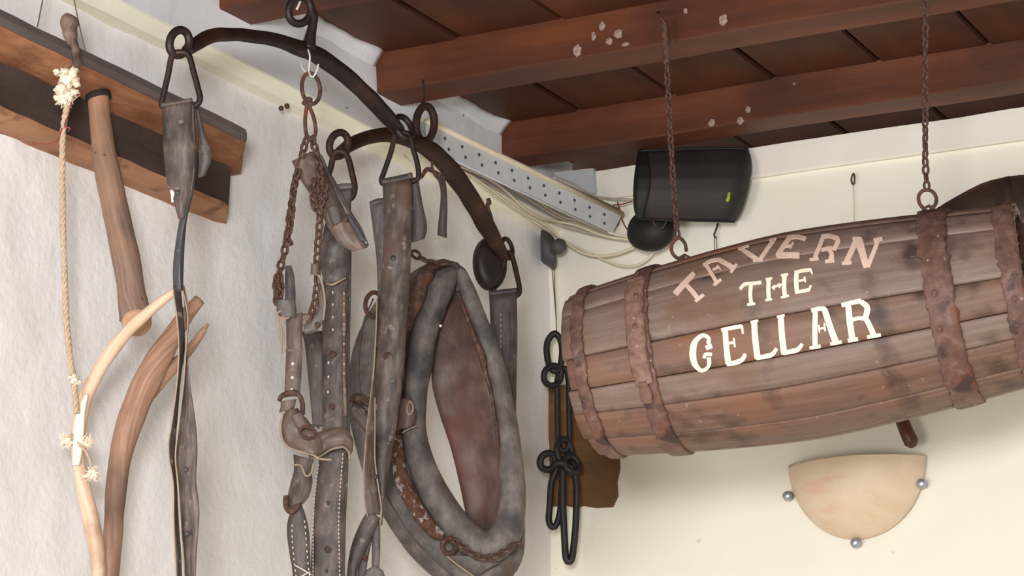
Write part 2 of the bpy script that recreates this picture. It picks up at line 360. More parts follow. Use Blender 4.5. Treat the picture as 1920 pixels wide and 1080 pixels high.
# ------------------------------------------------------------ the room
ZB, ZP = 3.032, 3.117                                   # underside of the beams, underside of the ceiling planks
struct(mk('floor', *box((-.2, -.6, -.1), (4.6, 4.8, 0))[:2], M['floor'], smooth=False))
def wall_grid(name, org, du, dv, nu, nv, nrm, amp, m, fs, th=.12):
    """plaster wall with a softly uneven face"""
    V, F = [], []
    for j in range(nv+1):
        for i in range(nu+1):
            p = org + du*(i/nu) + dv*(j/nv); V.append(p + nrm*(amp*noise.fractal(p*fs, .6, 2.2, 4)))
    for j in range(nv):
        for i in range(nu):
            a = j*(nu+1)+i; F.append((a, a+1, a+nu+2, a+nu+1))
    b = len(V); V += [org-nrm*th, org+du-nrm*th, org+du+dv-nrm*th, org+dv-nrm*th]
    c = [0, nu, (nu+1)*(nv+1)-1, (nu+1)*nv]
    F += [(b+3, b+2, b+1, b)] + [(c[k], b+k, b+(k+1) % 4, c[(k+1) % 4]) for k in range(4)]
    return struct(mk(name, V, F, m))
X, Y, Z3 = Vector((1, 0, 0)), Vector((0, 1, 0)), Vector((0, 0, 1))
wall_grid('wall_left', Vector((0, 1.4, 0)), Y*(YC-1.4), Z3*3.11, 150, 150, X, .0035, M['plaster_grey'], 9)
wall_grid('wall_right', Vector((-.05, YC, 0)), X*3.4, Z3*2.985, 120, 120, -Y, .0022, M['plaster_cream'], 6)
def ledge(name, prof, axis, a, b, n, m, amp=.002):
    """long moulding: profile of (out, z), running along one wall"""
    V, F = [], []; k = len(prof)
    for i in range(n+1):
        t = lerp(a, b, i/n)
        for o, z in prof:
            p = Vector((o, t, z)) if axis == 'Y' else Vector((t, YC-o, z))
            V.append(p + Vector((noise.noise(p*11), noise.noise(p*13+X), noise.noise(p*12+Y)))*amp)
    for i in range(n):
        for j in range(k): F.append((i*k+j, i*k+(j+1) % k, (i+1)*k+(j+1) % k, (i+1)*k+j))
    F += [tuple(range(k-1, -1, -1)), tuple(n*k+j for j in range(k))]
    return struct(mk(name, V, F, m, smooth=False))
ledge('trim_1', [(-.01, 2.946), (.020, 2.946), (.040, 2.941), (.040, 2.937), (.024, 2.916), (-.01, 2.910)], 'Y', 1.4, YC, 60, M['trim_yellow'])
ledge('trim_2', [(-.02, 2.985), (.014, 2.981), (.019, 2.986), (.019, 3.05), (-.02, 3.05)], 'X', .0, 3.3, 60, M['frieze_cream'])
ledge('trim_3', [(-.01, 2.94), (.016, 2.94), (.014, 3.06), (.010, 3.125), (-.01, 3.125)], 'Y', 1.4, YC+.1, 60, M['plaster_frieze'], .004)

ceil = struct(mk('ceiling', *box((-.15, 1.4, 3.146), (3.4, 4.95, 3.2))[:2], M['dark'], smooth=False))
struct(mk('wall_back', *box((-.15, 4.86, 2.9), (3.4, 4.95, 3.15))[:2], M['dark'], smooth=False))
def board(lo, hi, m, name, parent, ch=.003, sag=.0015):
    v, f, u = box(lo, hi, ch)
    return mk(name, [q + Z3*sag*noise.noise(q*2.3) for q in v], f, m, parent, smooth=False)
xs = [-.1, -.028] + [.206 + .2303*k for k in range(14)]
for a, b in zip(xs[:-1], xs[1:]):
    dz = random.uniform(-.002, .003)
    board((a+.0035, 1.45, ZP+dz), (b-.0035, 4.85, ZP+.022+dz), M['plank'], 'plank', ceil)
def beam(y0, y1, m):
    V, F = [], []; n = 50
    prof = [(y0+.003, ZB), (y1-.003, ZB), (y1, ZB+.004), (y1, ZP+.004), (y0, ZP+.004), (y0, ZB+.004)]
    for i in range(n+1):
        x = lerp(-.02, 3.35, i/n)
        for y, z in prof:
            p = Vector((x, y, z)); V.append(p + Vector((0, noise.noise(p*2.1)*.004, noise.noise(p*2.4+Y)*.004 if z < ZP else 0)))
    for i in range(n):
        for j in range(6): F.append((i*6+j, i*6+(j+1) % 6, (i+1)*6+(j+1) % 6, (i+1)*6+j))
    F += [tuple(range(5, -1, -1)), tuple(n*6+j for j in range(6))]
    return mk('beam', V, F, m, ceil, smooth=False)
for y0, y1 in ((2.05, 2.15), (2.60, 2.70), (3.135, 3.235), (3.68, 3.775), (4.215, 4.30)): beam(y0, y1, M['beam_spot'])
# rough plaster packed in between the beam ends
for a, b in ((3.24, 3.675), (3.78, 4.21), (4.305, YC)):
    V, F = [], []; n = 30
    for i in range(n+1):
        y = lerp(a, b, i/n); w = .012 + .022*abs(noise.noise(Vector((y*17, 1.7, 0)))) + .03*max(0, abs(2*i/n-1)-.7)
        V += [Vector((.005, y, ZP+.002)), Vector((.012+w, y, ZP-.001)), Vector((.016+w*.5, y, ZP-.010)), Vector((.013, y, ZP-.03)), Vector((.004, y, ZP-.04))]
    for i in range(n):
        for j in range(5): F.append((i*5+j, i*5+(j+1) % 5, (i+1)*5+(j+1) % 5, (i+1)*5+j))
    F += [(4, 3, 2, 1, 0), tuple(n*5+j for j in range(5))]
    o = struct(mk('trim_4', V, F, M['plaster_frieze']))

def slabW(pts, o0, o1):
    V = [onW(x, y, 0) for x, y in pts]; n = len(V)
    V = [Vector((p.x, YC-o1, p.z)) for p in V] + [Vector((p.x, YC-o0, p.z)) for p in V]
    return V, [tuple(range(n)), tuple(range(2*n-1, n-1, -1))] + [(i, n+i, n+(i+1) % n, (i+1) % n) for i in range(n)], None
tag(mk('timber_block', *slabW([(1031, 726), (1060, 722), (1130, 715), (1158, 760), (1161, 820), (1163, 880), (1158, 905), (1160, 930), (1150, 951), (1120, 953), (1095, 949), (1080, 953), (1060, 948), (1031, 951)], -.03, .006)[:2], M['lintel'], smooth=False),
    'brown painted timber end set into the cream wall at the room corner', 'timber')

# splashes of lime on the beam faces, stubs in the moulding
beams = [o for o in ceil.children if o.name.startswith('beam')]
def splash(x, y, rx, ry, bm, yy, sd):
    d = ray(x, y); c = CAM + d*((yy-.0012-CAM.y)/d.y); V, F = [c + Vector((0, -.0016, 0))], []; n = 18
    for ring_ in (.55, 1):
        for k in range(n):
            a = 2*PI*k/n; q = ring_*(1+.45*noise.noise(Vector((math.cos(a)*2+sd, math.sin(a)*2, ring_))))
            V.append(c + Vector((math.cos(a)*rx*q, -.0012*(1-ring_)*2+.0006, math.sin(a)*ry*q))*1)
    for k in range(n):
        F.append((0, 1+k, 1+(k+1) % n)); F.append((1+k, 1+n+k, 1+n+(k+1) % n, 1+(k+1) % n))
    mk('lime_splash', V, F, M['lime'], bm)
for x, y, a, b, k in ((1082, 95, 9, 13, 3), (1113, 68, 5, 9, 3), (1129, 48, 7, 9, 3), (1142, 77, 7, 7, 3), (1158, 64, 9, 9, 3), (1172, 83, 8, 4, 3), (1356, 38, 8, 11, 3), (1285, 20, 4, 6, 3),
                      (1334, 230, 8, 9, 4), (1388, 226, 8, 9, 4), (1402, 205, 6, 8, 4), (1489, 157, 4, 3, 4)):
    splash(x, y, a/1000, b/1000, beams[k], (3.68, 4.215)[k-3], x)
for x, y, r in ((527, 203, .005), (538, 199, .0055)):
    v, f, u = disc(onL(x, y, .036), X, r, .006, 12, .002)
    tag(mk('nail_stub', v, f, M['rust']), 'rusty nail stub in the pale moulding, ' + ('left' if x < 530 else 'right') + ' one of two', 'nail')
# ------------------------------------------------------------ ox yoke on the left wall
yk = thing('ox_yoke', 'long weathered ox yoke beam fixed along the grey left wall', 'yoke', onL(200, 200, .06))
def yoke_rail(name, prof, y0, y1, m, fin, n=70, amp=.003):
    """profile of (off wall, z); fin rounds the far end"""
    V, F = [], []; k = len(prof); cx = sum(p[0] for p in prof)/k; cz = sum(p[1] for p in prof)/k
    for i in range(n+1):
        y = lerp(y0, y1, i/n); e = max(0, (y-(y1-fin))/fin); sh = math.sqrt(max(0.30, 1-e*e)) if e else 1
        dz = -.03*(y-2.45) *.5
        for o, z in prof:
            p = Vector((lerp(cx, o, lerp(1, sh, .35)), y + max(0, (i/n-.9)*10)*(.06-o)*1.1, lerp(cz, z, sh)+dz))
            V.append(p + Vector((noise.noise(p*16), 0, noise.noise(p*15+X)))*amp)
    for i in range(n):
        for j in range(k): F.append((i*k+j, i*k+(j+1) % k, (i+1)*k+(j+1) % k, (i+1)*k+j))
    F += [tuple(range(k-1, -1, -1)), tuple(n*k+j for j in range(k))]
    return mk(name, V, F, m, yk, smooth=False)
yoke_rail('back_board', [(-.004, 2.752), (.044, 2.752), (.042, 2.71), (.047, 2.67), (.044, 2.655), (-.004, 2.655)], 2.1, 3.13, M['yoke_dark'], .02)
yoke_rail('upper_rail', [(.0, 2.792), (.116, 2.783), (.116, 2.7815), (.114, 2.762), (.08, 2.752), (.045, 2.744), (.0, 2.744)], 2.1, 3.155, M['yoke_wood'], .018)
yoke_rail('rail_front', [(.110, 2.7845), (.119, 2.7845), (.121, 2.772), (.118, 2.761), (.110, 2.763)], 2.1, 3.15, M['yoke_grey'], .018, amp=.0015)
yoke_rail('lower_rail', [(-.002, 2.672), (.046, 2.672), (.062, 2.664), (.060, 2.655), (.03, 2.650), (-.002, 2.650)], 2.1, 3.125, M['yoke_lip'], .03)
hole = [onH(*p) for p in ((166, 182, 3.45), (176, 174, 3.44), (196, 176, 3.44), (207, 188, 3.45))]
v, f, u = tube([onH(183, 176, 3.452), onH(186, 187, 3.452)], .021, 16); mk('mortise', v, f, M['dark'], yk)
for pts, lab in (([(104, -120, 3.33), (80, 0, 3.33), (70, 51, 3.33)], 'thin dark wire holding up the ox yoke at left frame edge'),
                 ([(128, -110, 3.335), (139, 0, 3.335), (148, 45, 3.33), (160, 95, 3.34)], 'thin dark wire running down behind the gnarled crook to ox yoke')):
    v, f, u = tube([onH(*p) for p in pts], .0011, 6); tag(mk('wire', v, f, M['wire_dark']), lab, 'wire')

# ------------------------------------------------------------ crook, rope, stake, branches
v, f, u = px_tube([(134, 30, 3.29, 12), (132, 36, 3.29, 17), (130, 55, 3.29, 16), (134, 74, 3.285, 11), (141, 88, 3.28, 7.5), (142, 104, 3.28, 8.5), (146, 116, 3.27, 10), (140, 127, 3.265, 8), (128, 138, 3.265, 7)], 40, 12, lump=.25, lscale=60)
ck = tag(mk('gnarled_crook', v, f, M['crook'], uv=u), 'short gnarled grey crook stick with knobbed top above the ox yoke', 'stick')
def fibres(c, n, L, m_r, seed, up=None, sp=1.0):
    rnd = random.Random(seed); parts = []
    for k in range(n):
        d = Vector((rnd.gauss(0, 1), rnd.gauss(0, 1), rnd.gauss(0, 1)))
        if up is not None: d = d*sp + up
        d.normalize(); l = L*rnd.uniform(.5, 1.1); e = d.orthogonal()*l*.25
        s0 = c + d*rnd.uniform(0, .25)*L
        parts.append(tube([s0, s0+d*l*.55+e*rnd.uniform(-1, 1), s0+d*l+e*rnd.uniform(-2, 2)], [m_r*1.6, m_r*1.2, m_r*.3], 5))
    return parts
rp = thing('hemp_rope', 'pale hemp rope hanging from the crook with frayed knots', 'rope', onH(121, 450, 3.33))
pts = [(128, 135, 3.262), (123, 158, 3.262), (127, 180, 3.262), (124, 205, 3.265), (118, 250, 3.28), (117, 330, 3.30), (118, 420, 3.32), (121, 510, 3.335), (123, 570, 3.345), (127, 630, 3.355), (133, 680, 3.36), (138, 712, 3.362), (142, 745, 3.366), (144, 775, 3.37)]
S_ = spl(pts, 260); W_ = [onH(*q[:3]) for q in S_]
parts = []
for st in range(3):                                      # three twisted strands
    P = []
    for i, w in enumerate(W_):
        a = i*.42 + st*2*PI/3; T = (W_[min(i+1, 259)]-W_[max(i-1, 0)]).normalized(); N = FH-T*FH.dot(T); N.normalize(); B = T.cross(N)
        P.append(w + (N*math.cos(a)+B*math.sin(a))*.0023)
    parts.append(tube(P, .0028, 6))
v, f, u = join(*parts); mk('twisted_strands', v, f, M['rope'], rp, u)
def lump(c, r, m, name, parent, sc=(1, 1, 1), seed=0, amp=.35, n=16):
    V, F = [], []
    for j in range(n+1):
        for i in range(n):
            th, ph = PI*j/n, 2*PI*i/n; d = Vector((math.sin(th)*math.cos(ph)*sc[0], math.sin(th)*math.sin(ph)*sc[1], math.cos(th)*sc[2]))
            V.append(c + d*r*(1+amp*noise.noise(d*3.1+Vector((seed, 0, 0)))))
    for j in range(n):
        for i in range(n): F.append((j*n+i, (j+1)*n+i, (j+1)*n+(i+1) % n, j*n+(i+1) % n))
    return V, F, [(0, 0)]*len(V)
def knot(x, y, h, r, nf, L, seed, name='frayed_knot', sc=(1, 1, 1.1)):
    c = onH(x, y, h)
    rnd = random.Random(seed)
    lumps = [lump(c+Vector((rnd.uniform(-1, 1), rnd.uniform(-1, 1), rnd.uniform(-1, 1)))*r*.9, r*rnd.uniform(.4, .65), None, '', None, (1, 1, rnd.uniform(.6, 1)), seed+q, .9, 10) for q in range(9)]
    v, f, u = join(lump(c, r*.8, None, '', None, sc, seed, .8), *lumps, *fibres(c, nf, L*.75, .0008, seed))
    return mk(name, v, f, M['fray'], rp)
knot(126, 146, 3.258, .0135, 60, .018, 3, sc=(1.0, 1, 1.2)); knot(122, 182, 3.258, .0140, 90, .023, 4, sc=(1.1, 1, .9)); knot(125, 165, 3.26, .010, 30, .014, 8)
knot(140, 713, 3.358, .0065, 35, .012, 5)
v, f, u = px_tube([(134, 192, 3.255, 1.4), (128, 215, 3.255, 1.4), (121, 236, 3.262, 1.6), (131, 240, 3.262, 1.5), (128, 246, 3.268, 1.2)], 20, 6)
tag(mk('red_string', v, f, M['wire_red']), 'thin red string knotted round the pale hemp rope', 'string')
cols = [(60, 268, 3.29, 1.2), (90, 270, 3.285, 1.2), (108, 262, 3.28, 1.2), (116, 240, 3.272, 1.2)]
v, f, u = px_tube(cols, 20, 6); tag(mk('red_thread', v, f, M['wire_red']), 'loose reddish thread trailing left from the hemp rope', 'thread')

sk = thing('wooden_stake', 'thick weathered wooden stake stuck in the ox yoke, pale sawn lower end', 'stake', onH(254, 605, 3.24))
v, f, u = px_tube([(184, 180, 3.45, 20), (188, 235, 3.445, 21), (198, 300, 3.44, 23), (208, 355, 3.44, 25), (224, 425, 3.44, 25), (237, 490, 3.435, 26), (246, 545, 3.435, 26), (251, 575, 3.435, 28), (254, 598, 3.435, 30)], 60, 18, lump=.10, lscale=22)
mk('shaft', v, f, M['stake'], sk, u)
ax = (-FH*.72 - Z3*.62 + RT*.22).normalized()
v, f, u = disc(onH(256, 604, 3.425), ax, 28.5*3.42/FL, .016, 22); mk('sawn_end', v, f, M['cut'], sk)['label'] = 'pale freshly sawn end face'

v, f, u = px_tube([(339, 537, 3.325, 2.5), (328, 546, 3.33, 6), (305, 563, 3.335, 9), (275, 588, 3.345, 10.5), (242, 618, 3.36, 11.5), (208, 660, 3.375, 12.5), (178, 708, 3.39, 13), (158, 752, 3.40, 14), (148, 800, 3.40, 14), (146, 840, 3.40, 12.5), (150, 880, 3.40, 13), (160, 930, 3.40, 14.5), (171, 975, 3.40, 15.5), (181, 1030, 3.40, 14), (186, 1100, 3.40, 13), (188, 1200, 3.40, 12)], 90, 14, lump=.12, lscale=26)
pb = thing('pale_branch', 'slender pale peeled branch curving up from the lower left', 'branch', onH(186, 1190, 3.4))
mk('stem', v, f, M['branch_pale'], pb, u)
v, f, u = strap([(160, 738), (147, 765), (139, 800), (137, 840), (136, 872)], [(166, 742), (160, 775), (158, 810), (156, 840), (150, 872)], [3.382, 3.381, 3.381, 3.383, 3.383], .004, bulge=.005, wav=.003)
mk('bark_flake', v, f, M['bark'], pb)['label'] = 'peeling white bark flake'
for (x, y, r, sd) in ((127, 826, .0065, 11), (173, 888, .0075, 12), (163, 830, .006, 14)):
    c = onH(x, y, 3.388); v, f, u = join(lump(c, r, None, '', None, (1, 1, 1.1), sd), *[lump(c+Vector((random.uniform(-1, 1), random.uniform(-1, 1), random.uniform(-1, 1)))*r, r*.6, None, '', None, (1, 1, .8), sd+q, .9, 10) for q in range(5)], *fibres(c, 50, .014, .0008, sd)); mk('twine_tuft', v, f, M['fray'], pb)
v, f, u = px_tube([(137, 815, 3.385, 3), (150, 835, 3.378, 3.2), (160, 845, 3.385, 3), (168, 862, 3.39, 2.6), (173, 888, 3.39, 2.2)], 20, 7); mk('twine', v, f, M['rope'], pb, u)

bb = thing('brown_branch', 'thick brown forked branch standing beside the pale branch', 'branch', onH(205, 1190, 3.46))
v, f, u = px_tube([(202, 1200, 3.46, 14), (206, 1090, 3.46, 16), (211, 1020, 3.46, 17.5), (214, 960, 3.46, 18.5), (219, 900, 3.46, 20), (227, 850, 3.46, 22), (240, 800, 3.46, 24), (258, 755, 3.46, 25.5), (279, 710, 3.46, 26), (303, 665, 3.46, 23), (328, 622, 3.465, 18), (352, 588, 3.47, 14), (374, 562, 3.475, 11)], 80, 16, lump=.10, lscale=24)
mk('stem', v, f, M['branch_brown'], bb, u)
v, f, u = px_tube([(270, 745, 3.475, 17), (295, 716, 3.475, 16), (322, 690, 3.475, 12.5), (345, 667, 3.475, 10), (365, 643, 3.475, 8.5), (380, 622, 3.475, 6), (390, 607, 3.475, 2)], 40, 12, lump=.12, lscale=30)
mk('side_prong', v, f, M['branch_brown'], bb, u)

# ------------------------------------------------------------ iron bows with their rings
def ring(x, y, rx, ry, r, h, rot=0.0, tw=0.0, n=26, seg=9):
    P = []
    for k in range(n):
        a = 2*PI*k/n; u, v_ = rx*math.cos(a), ry*math.sin(a); c, s_ = math.cos(rot), math.sin(rot)
        P.append(onH(x+u*c-v_*s_, y+u*s_+v_*c, h+tw*math.cos(a)))
    return tube(P, r*h/FL, seg, True, ref=FH)
def loop(pts, r, h, n=40, seg=9, dh=None):
    return px_tube([(p[0], p[1], h+(p[2] if len(p) > 2 else 0), r) for p in pts], n, seg, True)
HB1 = lambda x: hL(x, .27, 150)
b1 = thing('iron_bow', 'large black iron bow arched under the ceiling, nearer of two', 'harness bow', onH(560, 100, HB1(560)), 'iron harness bows')
pts = [(350, 96, 12), (366, 84, 15), (398, 67, 16.5), (440, 65, 15), (480, 69, 15.5), (520, 76, 16), (560, 90, 18), (592, 103, 19), (625, 124, 18), (662, 154, 17), (700, 191, 16.5), (730, 223, 15), (750, 247, 12)]
v, f, u = px_tube([(x, y, HB1(x), r) for x, y, r in pts], 70, 14, flat=.55, ref=FH, lump=.08, lscale=25); mk('bar', v, f, M['iron'], b1)
v, f, u = ring(336, 80, 18, 24, 8.5, HB1(336), .25, .012); mk('end_ring', v, f, M['iron'], b1)
v, f, u = loop([(323, 104), (315, 140), (306, 180), (303, 196), (312, 203), (340, 203), (366, 198), (375, 186), (371, 165), (363, 135), (354, 104), (340, 98)], 6, HB1(336)-.004, 60); mk('strap_link', v, f, M['iron'], b1)
v, f, u = ring(562, 20, 21, 25, 8, HB1(565), .3, .012); mk('centre_ring', v, f, M['iron'], b1)
v, f, u = px_tube([(580, 12, HB1(575), 8), (588, 28, HB1(575), 9), (586, 48, HB1(575), 9), (582, 68, HB1(575), 11), (578, 92, HB1(575), 15)], 24, 10); mk('eye_stem', v, f, M['iron'], b1)
v, f, u = ring(757, 239, 13, 22, 6.5, HB1(757)-.01, -.5, .012); mk('end_ring', v, f, M['iron'], b1)
v, f, u = loop([(742, 252), (733, 285), (721, 320), (715, 338), (722, 346), (750, 345), (778, 338), (785, 330), (782, 305), (775, 280), (768, 255), (755, 248)], 5.2, HB1(757)-.012, 60); mk('strap_link', v, f, M['iron'], b1)
v, f, u = px_tube([(566, -75, HB1(565), 2), (566, -20, HB1(565), 2), (562, 5, HB1(565)-.004, 2.2), (556, 18, HB1(565)-.008, 2.2)], 20, 6)
mk('hanging_wire', v, f, M['wire_white'], b1)['label'] = 'twisted pale hanging wire'

HB2 = lambda x: hL(x, .18, 350)
b2 = thing('iron_bow', 'rust brown iron bow hanging lower and farther back near the corner', 'harness bow', onH(800, 300, HB2(800)), 'iron harness bows')
pts = [(640, 284, 12), (660, 270, 14), (690, 258, 15), (725, 253, 16), (760, 259, 17), (798, 276, 18), (832, 304, 18.5), (862, 342, 18.5), (888, 382, 18), (912, 425, 17), (932, 458, 14), (948, 486, 10)]
v, f, u = px_tube([(x, y, HB2(x), r) for x, y, r in pts], 70, 14, flat=.55, ref=FH, lump=.08, lscale=25); mk('bar', v, f, M['iron_red'], b2)
v, f, u = ring(635, 271, 17, 23, 7.5, HB2(636), .3, .012); mk('end_ring', v, f, M['iron_red'], b2)
v, f, u = loop([(626, 290), (619, 318), (611, 342), (612, 356), (628, 366), (650, 374), (661, 368), (665, 350), (660, 325), (654, 300), (646, 286), (634, 284)], 6, HB2(636)-.006, 60); mk('strap_link', v, f, M['iron_red'], b2)
v, f, u = ring(797, 232, 17, 33, 8, HB2(797), .05, .014); mk('centre_ring', v, f, M['iron_red'], b2)
v, f, u = px_tube([(793, 150, HB2(797), 2), (795, 185, HB2(797), 2.4), (790, 200, HB2(797)-.006, 3), (800, 205, HB2(797)-.01, 3)], 20, 7); mk('hanging_wire', v, f, M['iron_red'], b2)
v, f, u = ring(951, 466, 9, 19, 4.5, HB2(951)-.006, -.25, .014); mk('end_ring', v, f, M['iron_red'], b2)
v, f, u = loop([(950, 478), (940, 510), (925, 545), (926, 556), (950, 556), (971, 553), (974, 540), (969, 515), (963, 490), (957, 474)], 5, HB2(951)-.008, 50); mk('strap_link', v, f, M['iron_red'], b2)

pw = thing('wooden_disc', 'dark oval disc hanging behind the far end of the lower bow', 'disc', onH(920, 495, HB2(920)+.045))
c = onH(921, 493, HB2(920)+.05); axd = (-FH + RT*.55).normalized()
V, F = [], []; nn = 28; up = (Z3 - axd*Z3.dot(axd)).normalized(); sd = axd.cross(up)
for q, z in ((.0, .012), (.6, .012), (.9, .009), (1, .002), (1, -.014), (.9, -.018), (0, -.018)):
    for k in range(nn):
        a = 2*PI*k/nn; V.append(c + (sd*math.cos(a)*.036 + up*math.sin(a)*.056)*q + axd*z)
for i in range(6):
    for k in range(nn): F.append((i*nn+k, i*nn+(k+1) % nn, (i+1)*nn+(k+1) % nn, (i+1)*nn+k))
mk('disc_body', V, F, M['iron'], pw)
v, f, u = px_tube([(915, 372, HB2(915)+.02, 3.5), (917, 380, HB2(915)+.02, 5), (914, 388, HB2(915)+.02, 4), (922, 410, HB2(915)+.02, 2.5), (922, 445, HB2(915)+.03, 2)], 24, 7); mk('hanging_nail', v, f, M['rust'], pw)

# ------------------------------------------------------------ leather straps hanging from the bows
def part(name, vfu, m, parent, label=None):
    o = mk(name, vfu[0], vfu[1], m, parent, vfu[2] if len(vfu) > 2 else None)
    if label: o['label'] = label
    return o
H1 = HB1(336)
st = thing('leather_strap', 'long twisted leather strap hanging from left end of the nearer iron bow', 'strap', onH(345, 1190, H1), 'hanging harness straps')
part('folded_flap', strap([(304, 199), (304, 240), (307, 290), (311, 330), (318, 358), (327, 385), (334, 410)], [(358, 190), (362, 240), (364, 290), (362, 330), (356, 368), (351, 395), (347, 412)], [H1-.016, H1-.018, H1-.012, H1-.004], .006, bulge=.010, wav=.008), M['leather'], st)
part('fold_top', px_tube([(303, 199, H1-.004, 6.5), (330, 195, H1-.004, 7), (361, 189, H1-.004, 6)], 14, 10), M['leather'], st)
part('dark_edge', strap([(353, 192), (358, 240), (360, 290), (357, 330), (350, 370), (338, 405), (330, 450), (325, 490), (324, 520), (325, 545)], [(364, 190), (367, 240), (369, 290), (367, 330), (361, 370), (352, 405), (347, 450), (345, 490), (344, 520), (344, 545)], [H1-.010, H1-.006, H1, H1], .010, n=50, bulge=.004), M['leather_black'], st, 'black dyed strap edge')
part('edge_bead', px_tube([(361, 196, H1-.014, 1.7), (363, 260, H1-.014, 1.7), (362, 330, H1-.012, 1.7), (352, 385, H1-.008, 1.7), (341, 440, H1-.006, 1.7), (337, 500, H1-.006, 1.7), (338, 545, H1-.006, 1.6)], 50, 7), M['leather_grey'], st)
part('back_flap', strap([(366, 205), (371, 250), (373, 300), (371, 334)], [(372, 200), (386, 255), (397, 295), (384, 330)], [H1+.012, H1+.022, H1+.030], .006, bulge=.006), M['leather_grey'], st)
part('left_layer', strap([(324, 535), (326, 560), (332, 600), (335, 640), (334, 694), (328, 750), (321, 800), (316, 830), (317, 860), (325, 910), (326, 985), (331, 1060), (332, 1190)], [(338, 535), (341, 560), (345, 600), (347, 640), (345, 667), (338, 722), (334, 778), (331, 810), (328, 860), (332, 910), (336, 985), (341, 1060), (343, 1190)], [H1, H1, H1+.004], .008, n=60, tilt=.014, wav=.004), M['leather_dark'], st)
part('right_layer', strap([(340, 535), (345, 565), (349, 600), (349, 640), (347, 678), (344, 722), (340, 755), (335, 800), (332, 830), (329, 860), (334, 910), (338, 972), (346, 1060), (346, 1190)], [(346, 535), (352, 565), (355, 600), (352, 640), (353, 678), (357, 722), (362, 755), (368, 800), (370, 830), (370, 860), (368, 902), (374, 960), (368, 1060), (368, 1190)], [H1-.004, H1-.006, H1-.006], .006, n=60, tilt=-.018, bulge=.003, wav=.004), M['leather'], st)
for e, nm in (([(325, 548), (332, 600), (335, 640), (334, 694), (328, 750), (321, 800), (316, 830), (317, 860), (325, 910), (326, 985), (331, 1090)], 'cut_edge'), ([(343, 545), (352, 590), (350, 640), (347, 678), (344, 722), (340, 755), (335, 800), (329, 855), (334, 910), (338, 972), (346, 1090)], 'cut_edge')):
    part(nm, px_tube([(x, y, H1-.008, 1.6) for x, y in e], 60, 6), M['edge'], st)
for x, y in ((333, 361), (348, 880), (351, 1000)):
    part('punched_hole', disc(onH(x, y, H1-.019), FH, .0042, .004, 12), M['leather_black'], st)
part('lime_drip', px_tube([(321, 357, H1-.02, 3), (324, 363, H1-.02, 4.5), (323, 372, H1-.02, 2.5), (324, 379, H1-.02, 3)], 14, 7, lump=.4), M['bark'], st)

# wide belt from the right end of the nearer bow
H2 = HB1(757)-.012
wb = thing('wide_leather_belt', 'wide grey brown leather belt hanging in front of the horse collar', 'belt', onH(720, 1000, H2), 'hanging harness straps')
part('front_layer', strap([(717, 344), (719, 400), (718, 470), (713, 540), (708, 610), (705, 680), (703, 740), (703, 800), (703, 860), (708, 905), (714, 945), (712, 985)], [(772, 334), (772, 400), (771, 470), (768, 540), (763, 600), (760, 660), (753, 730), (745, 790), (738, 830), (728, 890), (720, 940), (717, 985)], [H2-.012, H2-.014, H2-.014, H2-.012, H2-.006], .006, n=60, cols=8, bulge=.010, wav=.008), M['leather'], wb)
part('fold_top', px_tube([(716, 343, H2, 8), (745, 338, H2, 8.5), (774, 331, H2, 8)], 14, 10), M['leather_dark'], wb)
part('back_layer', strap([(693, 384), (699, 430), (706, 490), (708, 560), (706, 620), (704, 700)], [(735, 376), (740, 430), (745, 490), (745, 560), (742, 620), (735, 700)], [H2+.018, H2+.014, H2+.010], .006, n=40, bulge=.006), M['leather_grey'], wb)
part('back_fold', px_tube([(694, 384, H2+.024, 6), (708, 379, H2+.024, 7), (720, 377, H2+.024, 6)], 12, 9), M['leather_dark'], wb)
part('rear_flap', strap([(768, 336), (771, 390), (771, 440), (768, 456)], [(784, 332), (792, 380), (801, 425), (796, 448)], [H2+.010, H2+.020, H2+.024], .007, bulge=.004), M['leather_dark'], wb)
part('turned_edge', strap([(707, 560), (705, 620), (701, 690), (695, 745), (690, 790), (685, 835), (682, 870), (683, 930), (687, 965)], [(712, 560), (710, 620), (706, 690), (704, 745), (703, 790), (703, 835), (703, 880), (709, 930), (713, 965)], [H2-.010, H2-.014, H2-.010], .006, n=50, tilt=.012), M['leather_tan'], wb, 'pale turned back belt edge')
for e in ([(707, 560), (705, 620), (701, 690), (695, 745), (689, 795), (684, 850), (682, 890), (684, 940), (689, 968)], [(703, 745), (703, 800), (703, 860), (709, 910), (715, 950), (713, 985)]):
    part('cut_edge', px_tube([(x, y, H2-.016, 1.6) for x, y in e], 50, 6), M['edge'], wb)
part('tail', strap([(690, 955), (672, 988), (657, 1030), (649, 1090), (647, 1180)], [(714, 972), (699, 1000), (686, 1030), (674, 1060), (668, 1090), (664, 1180)], [H2-.008, H2-.004, H2], .006, n=40, bulge=.004), M['leather'], wb)
part('tail', strap([(697, 980), (697, 1030), (697, 1068)], [(713, 978), (713, 1030), (711, 1068)], [H2+.006, H2+.008], .006, bulge=.004), M['leather_grey'], wb)
part('tag', strap([(700, 1062), (684, 1072), (678, 1100)], [(706, 1062), (719, 1072), (724, 1100)], [H2-.002, H2-.004], .006), M['leather_grey'], wb)
part('rusty_rivet', px_tube([(672, 1048, H2+.006, 4), (680, 1043, H2+.004, 5), (688, 1050, H2+.006, 4)], 12, 8), M['rust'], wb)
part('inner_tail', strap([(690, 1005), (676, 1040), (668, 1090)], [(699, 1005), (690, 1050), (684, 1090)], [H2+.01, H2+.012], .006), M['leather_dark'], wb)
part('punched_hole', disc(onH(737, 484, H2-.025), FH, .0055, .004, 12), M['leather_black'], wb)
part('punched_hole', disc(onH(704, 894, H2-.016), FH, .0045, .006, 12), M['leather_black'], wb)
part('rivet', disc(onH(728, 669, H2-.024), FH, .009, .004, 14), M['rust'], wb)

